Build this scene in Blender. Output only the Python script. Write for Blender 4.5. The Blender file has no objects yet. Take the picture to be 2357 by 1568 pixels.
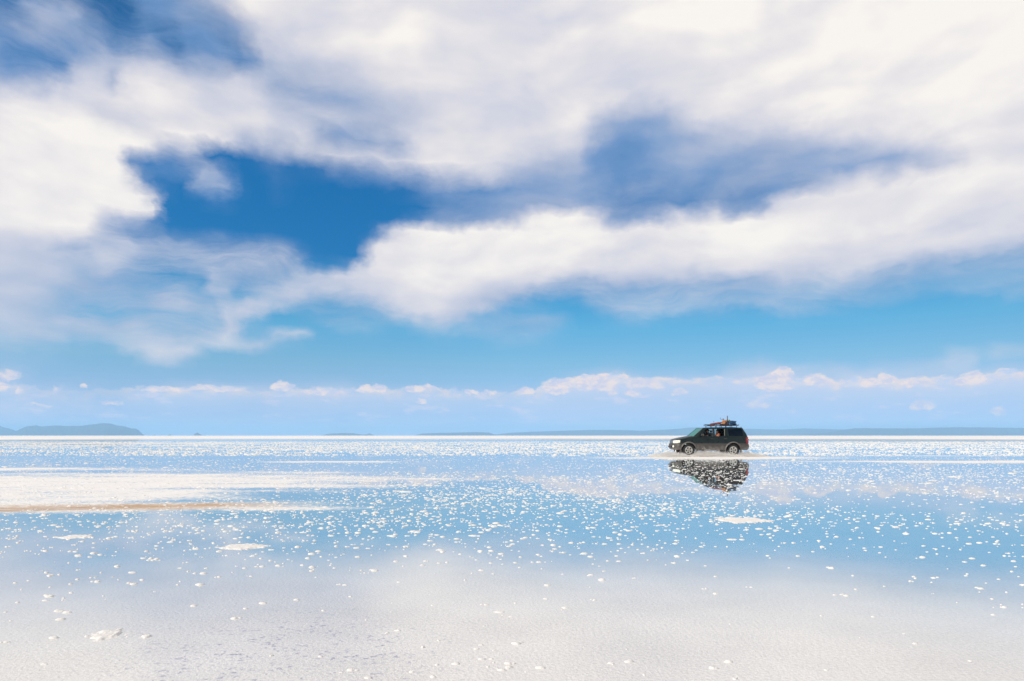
import bpy, bmesh, math, random
import numpy as np
from mathutils import Vector, Matrix

R = math.radians
scn = bpy.context.scene
col = scn.collection

# ------------------------------------------------------------------ camera
CAM_H = 1.33
F = 1571.0            # focal length in pixels of a 2357 px wide frame (24 mm lens)
cam_d = bpy.data.cameras.new("Camera")
cam = bpy.data.objects.new("Camera", cam_d)
col.objects.link(cam)
cam.location = (0, 0, CAM_H)
cam.rotation_euler = (R(90), 0, 0)
cam_d.lens = 24.0
cam_d.sensor_width = 36.0
cam_d.shift_y = 0.0927
cam_d.clip_end = 60000
scn.camera = cam
scn.view_settings.view_transform = 'Standard'
scn.view_settings.look = 'None'
scn.view_settings.exposure = 0.0
scn.view_settings.gamma = 1.0
scn.cycles.max_bounces = 8
scn.cycles.volume_bounces = 2
scn.cycles.use_denoising = True

# ------------------------------------------------------------------ sun
SUN_TO = Vector((-0.80, -0.42, 0.0)).normalized()
SUN_EL = R(33)
sdir = Vector((SUN_TO.x * math.cos(SUN_EL), SUN_TO.y * math.cos(SUN_EL), math.sin(SUN_EL)))
sun_d = bpy.data.lights.new("sun", 'SUN')
sun_d.energy = 3.4
sun_d.angle = R(0.5)
sun_d.color = (1.0, 0.93, 0.84)
sun = bpy.data.objects.new("sun", sun_d)
col.objects.link(sun)
sun.rotation_euler = sdir.to_track_quat('Z', 'Y').to_euler()

# ------------------------------------------------------------------ node helper
class NG:
    """tiny expression builder on a node tree"""
    def __init__(s, nt):
        s.nt = nt
    def n(s, t, **kw):
        nd = s.nt.nodes.new(t)
        for k, v in kw.items():
            setattr(nd, k, v)
        return nd
    def put(s, sock, v):
        if v is None:
            return
        if isinstance(v, bpy.types.NodeSocket):
            s.nt.links.new(v, sock)
        else:
            sock.default_value = v
    def m(s, op, a, b=None, c=None, clamp=False):
        nd = s.n('ShaderNodeMath', operation=op, use_clamp=clamp)
        s.put(nd.inputs[0], a); s.put(nd.inputs[1], b); s.put(nd.inputs[2], c)
        return nd.outputs[0]
    def v(s, op, a, b=None, c=None):
        nd = s.n('ShaderNodeVectorMath', operation=op)
        s.put(nd.inputs[0], a); s.put(nd.inputs[1], b)
        if c is not None:
            s.put(nd.inputs[2], c)
        return nd.outputs['Value'] if op in ('LENGTH', 'DOT_PRODUCT', 'DISTANCE') else nd.outputs[0]
    def scale(s, a, f):
        if isinstance(a, tuple): a = a[:3]
        nd = s.n('ShaderNodeVectorMath', operation='SCALE')
        s.put(nd.inputs[0], a); s.put(nd.inputs['Scale'], f)
        return nd.outputs[0]
    def comb(s, x, y, z):
        nd = s.n('ShaderNodeCombineXYZ')
        for i, q in enumerate((x, y, z)):
            s.put(nd.inputs[i], q)
        return nd.outputs[0]
    def sep(s, a):
        nd = s.n('ShaderNodeSeparateXYZ'); s.put(nd.inputs[0], a)
        return nd.outputs
    def mix(s, f, a, b):
        nd = s.n('ShaderNodeMix', data_type='RGBA', clamp_factor=True)
        s.put(nd.inputs[0], f); s.put(nd.inputs[6], a); s.put(nd.inputs[7], b)
        return nd.outputs[2]
    def fmix(s, f, a, b):
        nd = s.n('ShaderNodeMix', data_type='FLOAT', clamp_factor=True)
        s.put(nd.inputs[0], f); s.put(nd.inputs[2], a); s.put(nd.inputs[3], b)
        return nd.outputs[0]
    def noise(s, vec, scale, detail=4.0, rough=0.5, dist=0.0, color=False, dims='3D'):
        nd = s.n('ShaderNodeTexNoise', noise_dimensions=dims)
        s.put(nd.inputs['Vector'], vec)
        nd.inputs['Scale'].default_value = scale
        nd.inputs['Detail'].default_value = detail
        nd.inputs['Roughness'].default_value = rough
        nd.inputs['Distortion'].default_value = dist
        return nd.outputs['Color' if color else 'Fac']
    def sstep(s, x, a, b):
        nd = s.n('ShaderNodeMapRange', interpolation_type='SMOOTHSTEP')
        s.put(nd.inputs[0], x)
        s.put(nd.inputs[1], a); s.put(nd.inputs[2], b)
        return nd.outputs[0]
    def ramp(s, f, stops, interp='LINEAR'):
        nd = s.n('ShaderNodeValToRGB')
        cr = nd.color_ramp
        cr.interpolation = interp
        while len(cr.elements) > 1:
            cr.elements.remove(cr.elements[-1])
        cr.elements[0].position = stops[0][0]
        cr.elements[0].color = tuple(stops[0][1])[:3] + (1,)
        for p, c in stops[1:]:
            e = cr.elements.new(p)
            e.color = tuple(c)[:3] + (1,)
        s.put(nd.inputs[0], f)
        return nd.outputs[0]

def lin(r, g, b):
    def f(c):
        c /= 255.0
        return c / 12.92 if c <= 0.04045 else ((c + 0.055) / 1.055) ** 2.4
    return (f(r), f(g), f(b), 1.0)

# ------------------------------------------------------------------ the sky
# Cloud layout: painted by strokes on a coarse grid of directions, then handed
# to rows of colour ramps (azimuth) that are blended by elevation, warped and
# broken up by noise.  D-coordinates: x right, y down, centre x 1178.5, horizon y 1002.5.
HX, HY = 1178.5, 1002.5
GX = np.arange(-420, 2780, 10.0)
GY = np.arange(-160, 1060, 10.0)
gx, gy = np.meshgrid(GX, GY)
SKY_A = np.ones_like(gx)          # opacity of cloud
SKY_G = np.ones_like(gx) * 0.95   # lightness of cloud
SKY_N = np.ones_like(gx) * 0.5    # how much the noise breaks it up

def poly_mask(pts):
    inside = np.zeros(gx.shape, bool)
    n = len(pts)
    for i in range(n):
        x1, y1 = pts[i]; x2, y2 = pts[(i + 1) % n]
        if y1 == y2:
            continue
        c = ((gy >= min(y1, y2)) & (gy < max(y1, y2)))
        xi = x1 + (gy - y1) * (x2 - x1) / (y2 - y1)
        inside ^= (c & (gx < xi))
    return inside.astype(float)

def blur(a, s):
    s = s / 10.0
    if s < 0.3:
        return a
    r = int(3 * s) + 1
    k = np.exp(-0.5 * (np.arange(-r, r + 1) / s) ** 2); k /= k.sum()
    for ax in (0, 1):
        p = np.pad(a, [(r, r) if i == ax else (0, 0) for i in (0, 1)], mode='edge')
        a = np.apply_along_axis(lambda q: np.convolve(q, k, mode='valid'), ax, p)
    return a

def paint(pts, s, A=None, G=None, N=None, k=1.0):
    global SKY_A, SKY_G, SKY_N
    m = np.clip(blur(poly_mask(pts), s), 0, 1) * k
    if A is not None: SKY_A = SKY_A * (1 - m) + A * m
    if G is not None: SKY_G = SKY_G * (1 - m) + G * m
    if N is not None: SKY_N = SKY_N * (1 - m) + N * m

def ell(cx, cy, rx, ry, rot=0):
    c, s_ = math.cos(R(rot)), math.sin(R(rot))
    return [(cx + rx * math.cos(t) * c - ry * math.sin(t) * s_, cy + rx * math.cos(t) * s_ + ry * math.sin(t) * c)
            for t in [i * math.tau / 20 for i in range(20)]]

# clear air below the big sheet
paint([(-430, 790), (0, 775), (150, 700), (200, 620), (240, 560), (250, 540), (380, 505), (405, 455), (350, 420), (300, 370),
       (480, 350), (560, 360), (700, 380), (850, 400), (1000, 440), (1178, 450), (2250, 380), (2357, 400), (2900, 420),
       (2900, 1100), (-430, 1100)], 10, A=0.0, G=0.6, N=0.3)
# tones inside the sheet
paint([(0, 330), (200, 340), (330, 430), (300, 480), (150, 620), (-400, 640), (-400, 300)], 50, G=0.90)
paint([(-400, 540), (140, 560), (180, 640), (120, 760), (-400, 780)], 40, G=0.62, A=0.92)
paint([(350, 60), (700, 100), (1000, 230), (1150, 330), (1000, 330), (700, 300), (400, 200)], 40, G=0.52, A=0.92, N=0.8)
paint([(560, 20), (800, 60), (1000, 160), (1100, 300), (1178, 380), (1350, 330), (1300, 200), (1000, 60), (700, -60)], 40, G=0.74, A=1.0)
paint([(1300, 90), (1650, 80), (1500, 200), (1250, 230)], 45, G=0.80)
paint([(600, 140), (640, 185), (560, 210), (480, 200), (430, 190)], 16, G=0.80, A=1.0)
paint([(430, 205), (620, 225), (620, 290), (520, 300), (400, 250)], 26, G=0.72, A=1.0)
paint([(170, 230), (330, 260), (360, 300), (240, 290)], 18, G=0.62, A=0.85, N=0.8)
paint([(600, 190), (760, 215), (820, 260), (700, 260), (620, 235)], 18, G=0.40, A=0.80, N=0.8)
paint([(650, 270), (860, 280), (760, 320), (620, 310)], 18, G=0.66, A=0.95)
paint([(740, 285), (850, 285), (950, 320), (930, 345), (800, 325), (720, 320)], 15, G=0.25, A=0.70, N=0.8)
paint([(940, 345), (1100, 330), (1210, 365), (1150, 400), (1060, 395)], 20, G=0.90, A=1.0)
paint([(900, -100), (1300, -100), (1500, 60), (1300, 240), (1100, 260), (950, 120)], 70, G=0.78)
paint([(1350, 180), (1700, 220), (2000, 270), (2300, 300), (2300, 340), (1900, 320), (1500, 240)], 30, G=0.72)
paint([(2200, 360), (2400, 300), (2900, 300), (2900, 620), (2300, 620), (2150, 560)], 50, G=0.70)
paint([(100, 170), (320, 190), (420, 240), (340, 280), (120, 300), (20, 240)], 30, G=0.76)
paint([(0, 200), (110, 225), (150, 330), (60, 420), (-300, 460), (-300, 200)], 40, G=0.92)
# top left corner: veiled deep blue
paint([(-430, -170), (420, -170), (600, 120), (590, 165), (430, 165), (330, 130), (180, 140), (100, 200), (-430, 210)], 22, A=0.74, G=0.26, N=0.55)
paint([(-430, -170), (180, -170), (190, 10), (100, 12), (50, 20), (50, 45), (-430, 45)], 9, A=0.05, N=0.8)
paint([(180, -170), (255, -170), (330, 30), (330, 70), (200, 55)], 12, A=0.12, N=0.9)
paint([(210, 55), (330, 45), (350, 80), (240, 98)], 12, A=0.20, N=0.9)
paint([(350, 60), (425, 65), (425, 105), (380, 122), (350, 100)], 10, A=0.18, N=0.9)
paint([(50, 20), (110, 14), (180, 30), (185, 60), (150, 95), (70, 90), (45, 60)], 12, A=0.86, G=0.42, N=0.8)
paint([(-430, 62), (40, 60), (60, 80), (-430, 95)], 10, A=0.80, G=0.55, N=0.7)
paint([(0, 100), (170, 115), (170, 145), (90, 170), (0, 150)], 14, A=0.45, G=0.20, N=0.9)
paint([(505, 128), (580, 130), (570, 160), (500, 160)], 12, A=0.45, G=0.2, N=0.9)
paint([(175, 135), (260, 110), (270, 160), (240, 190), (170, 160)], 12, A=0.92, G=0.55)
paint([(280, 150), (400, 125), (400, 170), (330, 190), (280, 190)], 12, A=0.95, G=0.62)
paint([(255, 150), (280, 150), (280, 190), (255, 180)], 8, A=0.45, G=0.2)
# blue hole, left of centre
HOLE = [(475, 345), (550, 350), (600, 370), (695, 372), (775, 395), (925, 428), (1015, 460), (960, 505), (925, 520), (870, 535),
        (838, 565), (835, 592), (815, 608), (760, 622), (700, 615), (680, 570), (620, 572), (550, 560), (460, 556),
        (400, 544), (330, 537), (230, 552), (370, 512), (385, 490), (380, 462), (405, 455), (370, 430), (345, 408), (310, 392), (300, 370),
        (360, 356), (430, 362)]
paint(HOLE, 6, A=0.0, N=0.15)
paint([(500, 318), (700, 345), (850, 368), (1000, 400), (1178, 430), (1200, 500), (1080, 505), (1010, 475), (925, 430), (775, 394), (695, 372), (560, 350)],
      15, A=0.55, G=0.18, N=0.35)
paint([(940, 470), (1090, 450), (1178, 470), (1178, 515), (1000, 515), (930, 520)], 16, A=0.45, G=0.35)
paint([(300, 352), (420, 340), (440, 385), (380, 410), (320, 395)], 10, A=0.42, G=0.15, N=0.7)
paint([(440, 362), (470, 372), (495, 385), (525, 410), (538, 432), (532, 458), (485, 455), (450, 425), (438, 395)], 8, A=0.78, G=0.45, N=0.8)
paint([(495, 372), (525, 385), (535, 420), (515, 410)], 7, A=0.4, G=0.25, N=0.8)
paint([(635, 415), (660, 415), (658, 445), (632, 440)], 6, A=0.28, G=0.3, N=1.0)
paint([(620, 455), (680, 460), (675, 468), (620, 464)], 5, A=0.25, G=0.5, N=1.0)
paint([(230, 500), (350, 498), (330, 530), (240, 530)], 12, A=0.45, G=0.2, N=0.8)
# the veiled blue field on the right
paint([(1178, 400), (1310, 330), (1350, 440), (1320, 490), (1178, 520), (1080, 520)], 30, A=0.80, G=0.38, N=0.3)
paint([(1340, 350), (1380, 270), (1450, 238), (1530, 240), (1620, 285), (1690, 300), (1800, 288), (1960, 322), (2180, 335), (2210, 352), (2180, 385),
       (2080, 402), (1960, 425), (1850, 445), (1780, 480), (1720, 490), (1640, 490), (1540, 505), (1480, 515), (1400, 500), (1310, 495), (1300, 440)],
      19, A=0.92, G=0.34, N=0.3)
paint([(1310, 495), (1365, 400), (1380, 330), (1440, 300), (1500, 360), (1600, 400), (1740, 350), (1830, 350), (1870, 400), (1810, 450),
       (1720, 495), (1600, 500), (1480, 515), (1370, 500)], 22, A=0.74, G=0.32, N=0.3)
paint([(1380, 480), (1430, 430), (1560, 440), (1650, 430), (1740, 420), (1790, 455), (1700, 485), (1580, 500), (1480, 512)], 14, A=0.40, G=0.30, N=0.35)
paint(HOLE, 9, A=0.0, G=0.3, N=0.15)
paint([(300, 352), (420, 345), (440, 385), (380, 408), (320, 395)], 9, A=0.42, G=0.15, N=0.7)
paint([(440, 362), (470, 372), (495, 385), (525, 410), (538, 432), (532, 458), (485, 455), (450, 425), (438, 395)], 8, A=0.80, G=0.48, N=0.8)
paint([(635, 415), (660, 415), (658, 445), (632, 440)], 6, A=0.35, G=0.4, N=1.0)
# main diagonal band: skirt, then core
paint([(520, 770), (510, 735), (600, 690), (900, 690), (1178, 600), (2357, 560), (2900, 480), (2900, 600), (2357, 645), (2270, 660), (2150, 650), (2050, 672), (1960, 690), (1880, 705),
       (1828, 722), (1760, 706), (1640, 712), (1520, 716), (1440, 735), (1370, 695), (1300, 672), (1240, 676), (1178, 700), (1120, 738),
       (1050, 760), (1000, 765), (920, 735), (850, 718), (780, 690), (700, 690), (640, 702), (600, 722), (555, 740), (535, 772)],
      12, A=0.55, G=0.42, N=0.7)
paint([(2000, 640), (2357, 580), (2800, 560), (2800, 620), (2357, 640), (2200, 660)], 16, A=0.30, G=0.3, N=0.5)
CORE = [(500, 740), (520, 705), (590, 680), (700, 665), (640, 640), (700, 622), (770, 620), (818, 608), (846, 586), (840, 562), (876, 536),
        (930, 521), (1000, 514), (1070, 514), (1178, 516), (1240, 496), (1303, 487), (1350, 492), (1400, 502), (1480, 510), (1530, 497),
        (1560, 485), (1600, 494), (1680, 492), (1740, 484), (1798, 462), (1850, 440), (1918, 422), (2028, 402), (2128, 396),
        (2208, 378), (2357, 350), (2900, 240), (2900, 500), (2357, 560), (2240, 580), (2150, 595), (2050, 615), (1950, 630), (1850, 640), (1760, 650), (1700, 645),
        (1600, 635), (1500, 650), (1400, 640), (1300, 640), (1240, 660), (1178, 690), (1100, 722), (1020, 735), (950, 722), (880, 700),
        (800, 680), (720, 676), (640, 698), (590, 722), (550, 738), (525, 765), (505, 762)]
paint(CORE, 7, A=1.0, G=0.92, N=0.5)
paint([(560, 740), (620, 690), (760, 660), (900, 670), (1000, 690), (1178, 640), (1300, 610), (1500, 615), (1700, 620), (1900, 590), (2100, 540),
       (2357, 480), (2900, 400), (2900, 700), (2200, 680), (1200, 800), (600, 800)], 26, G=0.62)
paint([(640, 640), (760, 630), (850, 650), (800, 670), (700, 680), (560, 730), (520, 730), (600, 670)], 16, G=0.66, A=0.85, N=0.7)
paint([(1820, 430), (1880, 405), (1900, 418), (1840, 440)], 7, A=0.55, G=0.7, N=1.0)
paint([(1590, 492), (1620, 468), (1660, 470), (1680, 490)], 7, A=0.75, G=0.8, N=1.0)
# veils lower left
paint([(120, 560), (240, 545), (320, 535), (420, 548), (560, 562), (680, 575), (700, 620), (640, 650), (520, 700), (500, 780), (380, 800), (250, 780), (0, 770), (-430, 780),
       (-430, 600), (100, 640)], 14, A=0.62, G=0.50, N=1.0)
paint([(-430, 560), (120, 560), (190, 600), (150, 660), (90, 720), (-430, 740)], 30, A=0.92, G=0.58, N=0.6)
paint([(210, 560), (330, 540), (300, 600), (220, 620)], 14, A=0.88, G=0.62, N=0.7)
paint([(350, 615), (440, 612), (497, 632), (480, 645), (400, 650)], 9, A=0.12, N=0.8)
paint([(430, 655), (470, 660), (512, 685), (500, 695), (440, 680)], 8, A=0.12, N=0.8)
paint([(520, 650), (570, 644), (590, 660), (545, 675)], 7, A=0.15, N=0.8)
paint([(600, 655), (660, 660), (650, 668), (600, 665)], 6, A=0.45, N=0.8)
paint([(165, 712), (330, 702), (345, 722), (260, 732), (190, 728)], 9, A=0.18, N=0.8)
paint([(330, 735), (480, 740), (500, 765), (420, 758), (340, 750)], 10, A=0.3, N=0.9)
paint([(70, 746), (180, 750), (240, 768), (150, 764)], 6, A=0.22, N=0.7)
paint([(470, 640), (490, 630), (530, 650), (530, 690), (505, 690), (480, 665)], 7, A=0.85, G=0.6, N=0.7)
paint([(500, 740), (520, 702), (600, 676), (700, 668), (700, 696), (640, 702), (600, 720), (555, 740), (530, 775), (500, 770)], 9, A=0.94, G=0.62, N=0.6)
paint([(600, 715), (640, 704), (700, 700), (730, 725), (700, 745), (640, 752), (605, 745)], 8, A=0.0, N=0.3)
paint([(547, 745), (590, 730), (600, 760), (550, 765)], 8, A=0.08, N=0.3)
paint([(-430, 752), (0, 752), (120, 768), (240, 780), (330, 778), (430, 782), (520, 776), (620, 770), (720, 768), (722, 776), (600, 793),
       (470, 800), (425, 825), (370, 840), (330, 815), (280, 790), (200, 780), (60, 770), (-430, 765)], 7, A=0.78, G=0.64, N=0.5)
paint([(-430, 705), (100, 715), (240, 740), (250, 760), (100, 745), (-430, 745)], 8, A=0.82, G=0.6, N=0.6)
paint([(690, 700), (740, 700), (830, 735), (880, 760), (840, 765), (760, 735)], 9, A=0.35, G=0.55, N=0.9)
paint([(1178, 725), (1260, 715), (1310, 745), (1240, 775), (1190, 790), (1130, 770), (1080, 760), (1120, 740)], 12, A=0.36, G=0.5, N=0.9)
paint([(2300, 665), (2357, 650), (2700, 640), (2700, 675), (2350, 675)], 9, A=0.4, G=0.6, N=0.7)
# low haze bank and streaks
paint([(-430, 930), (0, 925), (700, 930), (1200, 915), (1700, 900), (2357, 890), (2900, 890), (2900, 1100), (-430, 1100)], 22, A=0.30, G=0.50, N=0.5)
paint([(1240, 895), (1300, 875), (1400, 857), (1500, 863), (1580, 870), (1650, 862), (1700, 850), (1760, 838), (1830, 855), (1900, 865), (2000, 852),
       (2100, 853), (2250, 858), (2320, 842), (2900, 842), (2900, 900), (2357, 905), (1900, 900), (1500, 905), (1250, 905)], 8, A=0.55, G=0.66, N=0.6)
paint([(-430, 850), (60, 850), (60, 900), (240, 900), (240, 950), (-430, 1000)], 14, A=0.42, G=0.62, N=1.0)
paint([(300, 900), (440, 885), (780, 885), (900, 900), (1230, 905), (1230, 925), (300, 925)], 9, A=0.45, G=0.56, N=0.8)
paint([(1820, 850), (2140, 832), (2143, 842), (1830, 858)], 5, A=0.42, G=0.62, N=0.5)
paint([(2143, 830), (2200, 815), (2240, 812), (2240, 850), (2143, 855)], 6, A=0.55, G=0.6, N=0.7)
paint([(2240, 815), (2357, 802), (2700, 780), (2700, 800), (2357, 820), (2240, 832)], 6, A=0.42, G=0.6, N=0.6)

def grid_at(a, x, y):
    x = np.clip((x - GX[0]) / 10.0, 0, len(GX) - 1.001); y = np.clip((y - GY[0]) / 10.0, 0, len(GY) - 1.001)
    i = x.astype(int); j = y.astype(int); fx = x - i; fy = y - j
    return (a[j, i] * (1 - fx) + a[j, i + 1] * fx) * (1 - fy) + (a[j + 1, i] * (1 - fx) + a[j + 1, i + 1] * fx) * fy

def d_to_azel(x, y):
    az = math.atan2(x - HX, F)
    el = math.atan2((HY - y) * math.cos(az), F)
    return az, el

def build_world():
    w = bpy.data.worlds.new("World")
    scn.world = w
    w.use_nodes = True
    nt = w.node_tree
    nt.nodes.clear()
    g = NG(nt)
    out = g.n('ShaderNodeOutputWorld')
    bg = g.n('ShaderNodeBackground')
    nt.links.new(bg.outputs[0], out.inputs[0])
    bg.inputs['Strength'].default_value = 0.1
    tc = g.n('ShaderNodeTexCoord')
    d = tc.outputs['Generated']
    X, Y, Z = g.sep(d)
    az = g.m('ARCTAN2', X, Y)
    el = g.m('ARCSINE', Z)
    # clear sky
    sky = g.n('ShaderNodeTexSky', sky_type='NISHITA')
    sky.sun_disc = False
    sky.sun_elevation = SUN_EL
    sky.sun_rotation = math.atan2(sdir.x, sdir.y)
    sky.altitude = 3600
    sky.air_density = 1.0
    sky.dust_density = 0.6
    sky.ozone_density = 2.0
    eln = g.m('DIVIDE', el, R(40.0), clamp=True)
    tint = g.ramp(eln, TINT)
    base = g.v('MULTIPLY', sky.outputs[0], g.scale(tint, g.m('MULTIPLY', 4.0, g.fmix(g.m('DIVIDE', az, R(38.0), clamp=True), 1.0, 0.74))))
    # warped directions
    ae = g.comb(az, g.m('MULTIPLY', el, 1.35), 0.0)
    w1 = g.v('SUBTRACT', g.noise(g.v('MULTIPLY', ae, (1, 1, 1)), 9.0, 3.0, 0.5, color=True), (0.5, 0.5, 0.5))
    w2 = g.v('SUBTRACT', g.noise(g.v('ADD', ae, (3.1, 1.7, 0)), 34.0, 5.0, 0.58, color=True), (0.5, 0.5, 0.5))
    damp = g.sstep(el, 0.02, 0.16)
    damp2 = g.sstep(el, 0.03, 0.14)
    wv = g.v('ADD', g.scale(g.v('MULTIPLY', w1, (0.040, 0.024, 0)), damp), g.scale(g.v('MULTIPLY', w2, (0.034, 0.020, 0)), g.fmix(damp2, 0.35, 1.0)))
    wx, wy, _ = g.sep(wv)
    azw = g.m('ADD', az, wx)
    elw = g.m('ADD', el, wy)
    # rows of ramps
    els = [0.0, 0.6, 1.2, 1.9, 2.6, 3.2, 3.8, 4.4, 5.0, 5.7, 6.4, 7.2, 8.0, 8.8, 9.6, 10.4, 11.2, 12.0, 12.9, 13.8, 14.7, 15.6, 16.5,
           17.5, 18.5, 19.5, 20.6, 21.8, 23.0, 24.3, 25.7, 27.2, 28.8, 30.5, 32.5, 35.0]
    NSEG, NS = 3, 31
    A0, A1 = R(-41.0), R(41.0)
    t = g.m('DIVIDE', g.m('SUBTRACT', azw, A0), (A1 - A0), clamp=True)
    rows = []
    for ri, e in enumerate(els):
        er = R(e)
        rg = bpy.data.node_groups.new("cloud_row", 'ShaderNodeTree')
        rg.interface.new_socket("t", in_out='INPUT', socket_type='NodeSocketFloat')
        rg.interface.new_socket("Color", in_out='OUTPUT', socket_type='NodeSocketColor')
        gg = NG(rg)
        gi = gg.n('NodeGroupInput'); go = gg.n('NodeGroupOutput')
        t3 = gg.m('MULTIPLY', gi.outputs[0], NSEG)
        segs = [gg.m('SUBTRACT', t3, float(i), clamp=True) for i in range(NSEG)]
        sel = [gg.m('GREATER_THAN', t3, float(i)) for i in range(1, NSEG)]
        cur = None
        for si in range(NSEG):
            stops = []
            for k in range(NS):
                a = A0 + (A1 - A0) * (si + k / (NS - 1)) / NSEG
                x = HX + F * math.tan(a)
                y = HY - F * math.tan(er) / math.cos(a)
                q = [float(grid_at(ch, np.array([x]), np.array([y]))[0]) for ch in (SKY_A, SKY_G, SKY_N)]
                stops.append((k / (NS - 1), q))
            c = gg.ramp(segs[si], stops)
            cur = c if cur is None else gg.mix(sel[si - 1], cur, c)
        rg.links.new(cur, go.inputs[0])
        rows.append(rg)
    prev = None
    for ri, e in enumerate(els):
        er = R(e)
        gn = g.n('ShaderNodeGroup')
        gn.node_tree = rows[ri]
        g.put(gn.inputs[0], t)
        cur = gn.outputs[0]
        if prev is None:
            prev = cur
        else:
            e0 = R(els[ri - 1])
            f = g.m('DIVIDE', g.m('SUBTRACT', elw, e0), er - e0, clamp=True)
            prev = g.mix(f, prev, cur)
    cA, cG, cN = g.sep(prev)
    # outside the painted sector: scattered cloud
    inside = g.m('MULTIPLY', g.m('SUBTRACT', 1.0, g.sstep(g.m('ABSOLUTE', az), R(38), R(44))), g.m('SUBTRACT', 1.0, g.sstep(el, R(33), R(42))))
    P = g.v('DIVIDE', d, g.comb(g.m('ADD', g.m('ABSOLUTE', Z), 0.12), g.m('ADD', g.m('ABSOLUTE', Z), 0.12), 1.0))
    big = g.noise(g.v('MULTIPLY', P, (1, 1, 0)), 1.1, 6.0, 0.55, 0.3)
    cA = g.fmix(inside, g.sstep(big, 0.36, 0.56), cA)
    cG = g.fmix(inside, 0.95, cG)
    cN = g.fmix(inside, 0.3, cN)
    # break-up
    streak = g.v('MULTIPLY', g.v('ADD', ae, g.scale(w1, 0.10)), (0.75, 2.7, 1.0))
    n1 = g.noise(streak, 13.0, 7.0, 0.56, 0.3)
    n1 = g.m('ADD', g.m('MULTIPLY', n1, 0.72), g.m('MULTIPLY', g.noise(g.v('ADD', g.v('MULTIPLY', streak, (0.6, 1.6, 1)), (2.0, 6.0, 0)), 42.0, 4.0, 0.6, 0.6), 0.28))
    n2 = g.noise(g.v('ADD', g.v('MULTIPLY', ae, (1, 1.6, 1)), (7.7, 2.2, 0)), 5.5, 6.0, 0.46, 0.2)
    edge = g.m('MULTIPLY', g.m('MULTIPLY', cA, g.m('SUBTRACT', 1.0, cA)), 4.0, clamp=True)
    amp = g.m('MULTIPLY', g.m('MULTIPLY', cN, 1.55), g.m('ADD', edge, 0.03))
    a1 = g.m('ADD', cA, g.m('MULTIPLY', g.m('SUBTRACT', n1, 0.5), amp), clamp=True)
    n2b = g.noise(g.v('ADD', g.v('MULTIPLY', ae, (1, 1.6, 1)), (7.68, 2.23, 0)), 5.5, 6.0, 0.46, 0.2)
    g1 = g.m('ADD', cG, g.m('ADD', g.m('MULTIPLY', g.m('SUBTRACT', n2, 0.5), 0.55), g.m('MULTIPLY', g.m('SUBTRACT', n2, n2b), 0.55)), clamp=True)
    # deeper cloud is lighter, its fringes take the sky's tone
    ccol = g.ramp(g1, [(0.0, lin(80, 136, 192)), (0.22, lin(124, 158, 204)), (0.45, lin(178, 189, 214)), (0.65, lin(208, 210, 224)), (0.85, lin(233, 229, 231)), (1.0, lin(251, 246, 240))])
    # horizon veils are warmer and paler
    low = g.m('SUBTRACT', 1.0, g.sstep(el, R(3.0), R(7.5)))
    ccol = g.mix(g.m('MULTIPLY', low, 0.75), ccol, g.ramp(g1, [(0.3, lin(190, 212, 240)), (0.75, lin(238, 224, 232))]))
    ccol10 = g.scale(ccol, 10.0)
    skyc = g.mix(a1, base, ccol10)
    # the long low bank of cumulus
    t3b = g.m('MULTIPLY', g.m('DIVIDE', g.m('SUBTRACT', g.m('ADD', az, g.m('MULTIPLY', wx, 0.3)), A0), (A1 - A0), clamp=True), NSEG)
    bank = None
    for si in range(NSEG):
        st = []
        for k in range(NS):
            x = HX + F * math.tan(A0 + (A1 - A0) * (si + k / (NS - 1)) / NSEG)
            yt = np.interp(x, [b[0] for b in BANK], [b[1] for b in BANK]); kk = np.interp(x, [b[0] for b in BANK], [b[2] for b in BANK])
            st.append((k / (NS - 1), (d_to_azel(x, yt)[1] / R(10), kk, 0)))
        c = g.ramp(g.m('SUBTRACT', t3b, float(si), clamp=True), st)
        bank = c if bank is None else g.mix(g.m('GREATER_THAN', t3b, float(si)), bank, c)
    bT, bK, _ = g.sep(bank)
    bn = g.noise(g.v('ADD', g.comb(az, g.m('MULTIPLY', el, 1.3), 0.0), (4, 4, 0)), 42.0, 6.0, 0.62)
    below_top = g.m('ADD', g.m('SUBTRACT', g.m('MULTIPLY', bT, R(10)), el), g.m('MULTIPLY', g.m('SUBTRACT', bn, 0.5), 0.030))
    bm_ = g.m('MULTIPLY', g.m('MULTIPLY', g.sstep(below_top, 0.0, 0.004), g.fmix(g.sstep(below_top, 0.008, 0.05), 1.0, 0.45)), bK)
    bn2 = g.noise(g.v('ADD', g.comb(az, g.m('MULTIPLY', el, 2.2), 0.0), (1, 6, 0)), 38.0, 5.0, 0.6)
    lit = g.m('MULTIPLY', g.sstep(below_top, 0.022, 0.002), g.sstep(bn2, 0.36, 0.60))
    skyc = g.mix(bm_, skyc, g.scale(g.mix(lit, lin(200, 213, 238), lin(252, 230, 218)), 10.0))
    # small patches of lit cloud lower down
    bn3 = g.noise(g.v('ADD', g.comb(az, g.m('MULTIPLY', el, 3.0), 0.0), (3, 3, 0)), 22.0, 5.0, 0.6)
    lowp = g.m('MULTIPLY', g.sstep(bn3, 0.54, 0.66), g.m('MULTIPLY', g.sstep(el, 0.070, 0.055), g.sstep(el, 0.012, 0.03)))
    skyc = g.mix(g.m('MULTIPLY', lowp, 0.45), skyc, g.scale(lin(232, 222, 236), 10.0))
    # cumulus heads
    nb = g.v('SUBTRACT', g.noise(g.v('ADD', g.comb(az, g.m('MULTIPLY', el, 1.2), 0.0), (5, 5, 0)), 75.0, 5.0, 0.62, color=True), (0.5, 0.5, 0.5))
    pc = g.v('ADD', g.comb(az, el, 0.0), g.v('MULTIPLY', nb, (0.016, 0.016, 0)))
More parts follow.
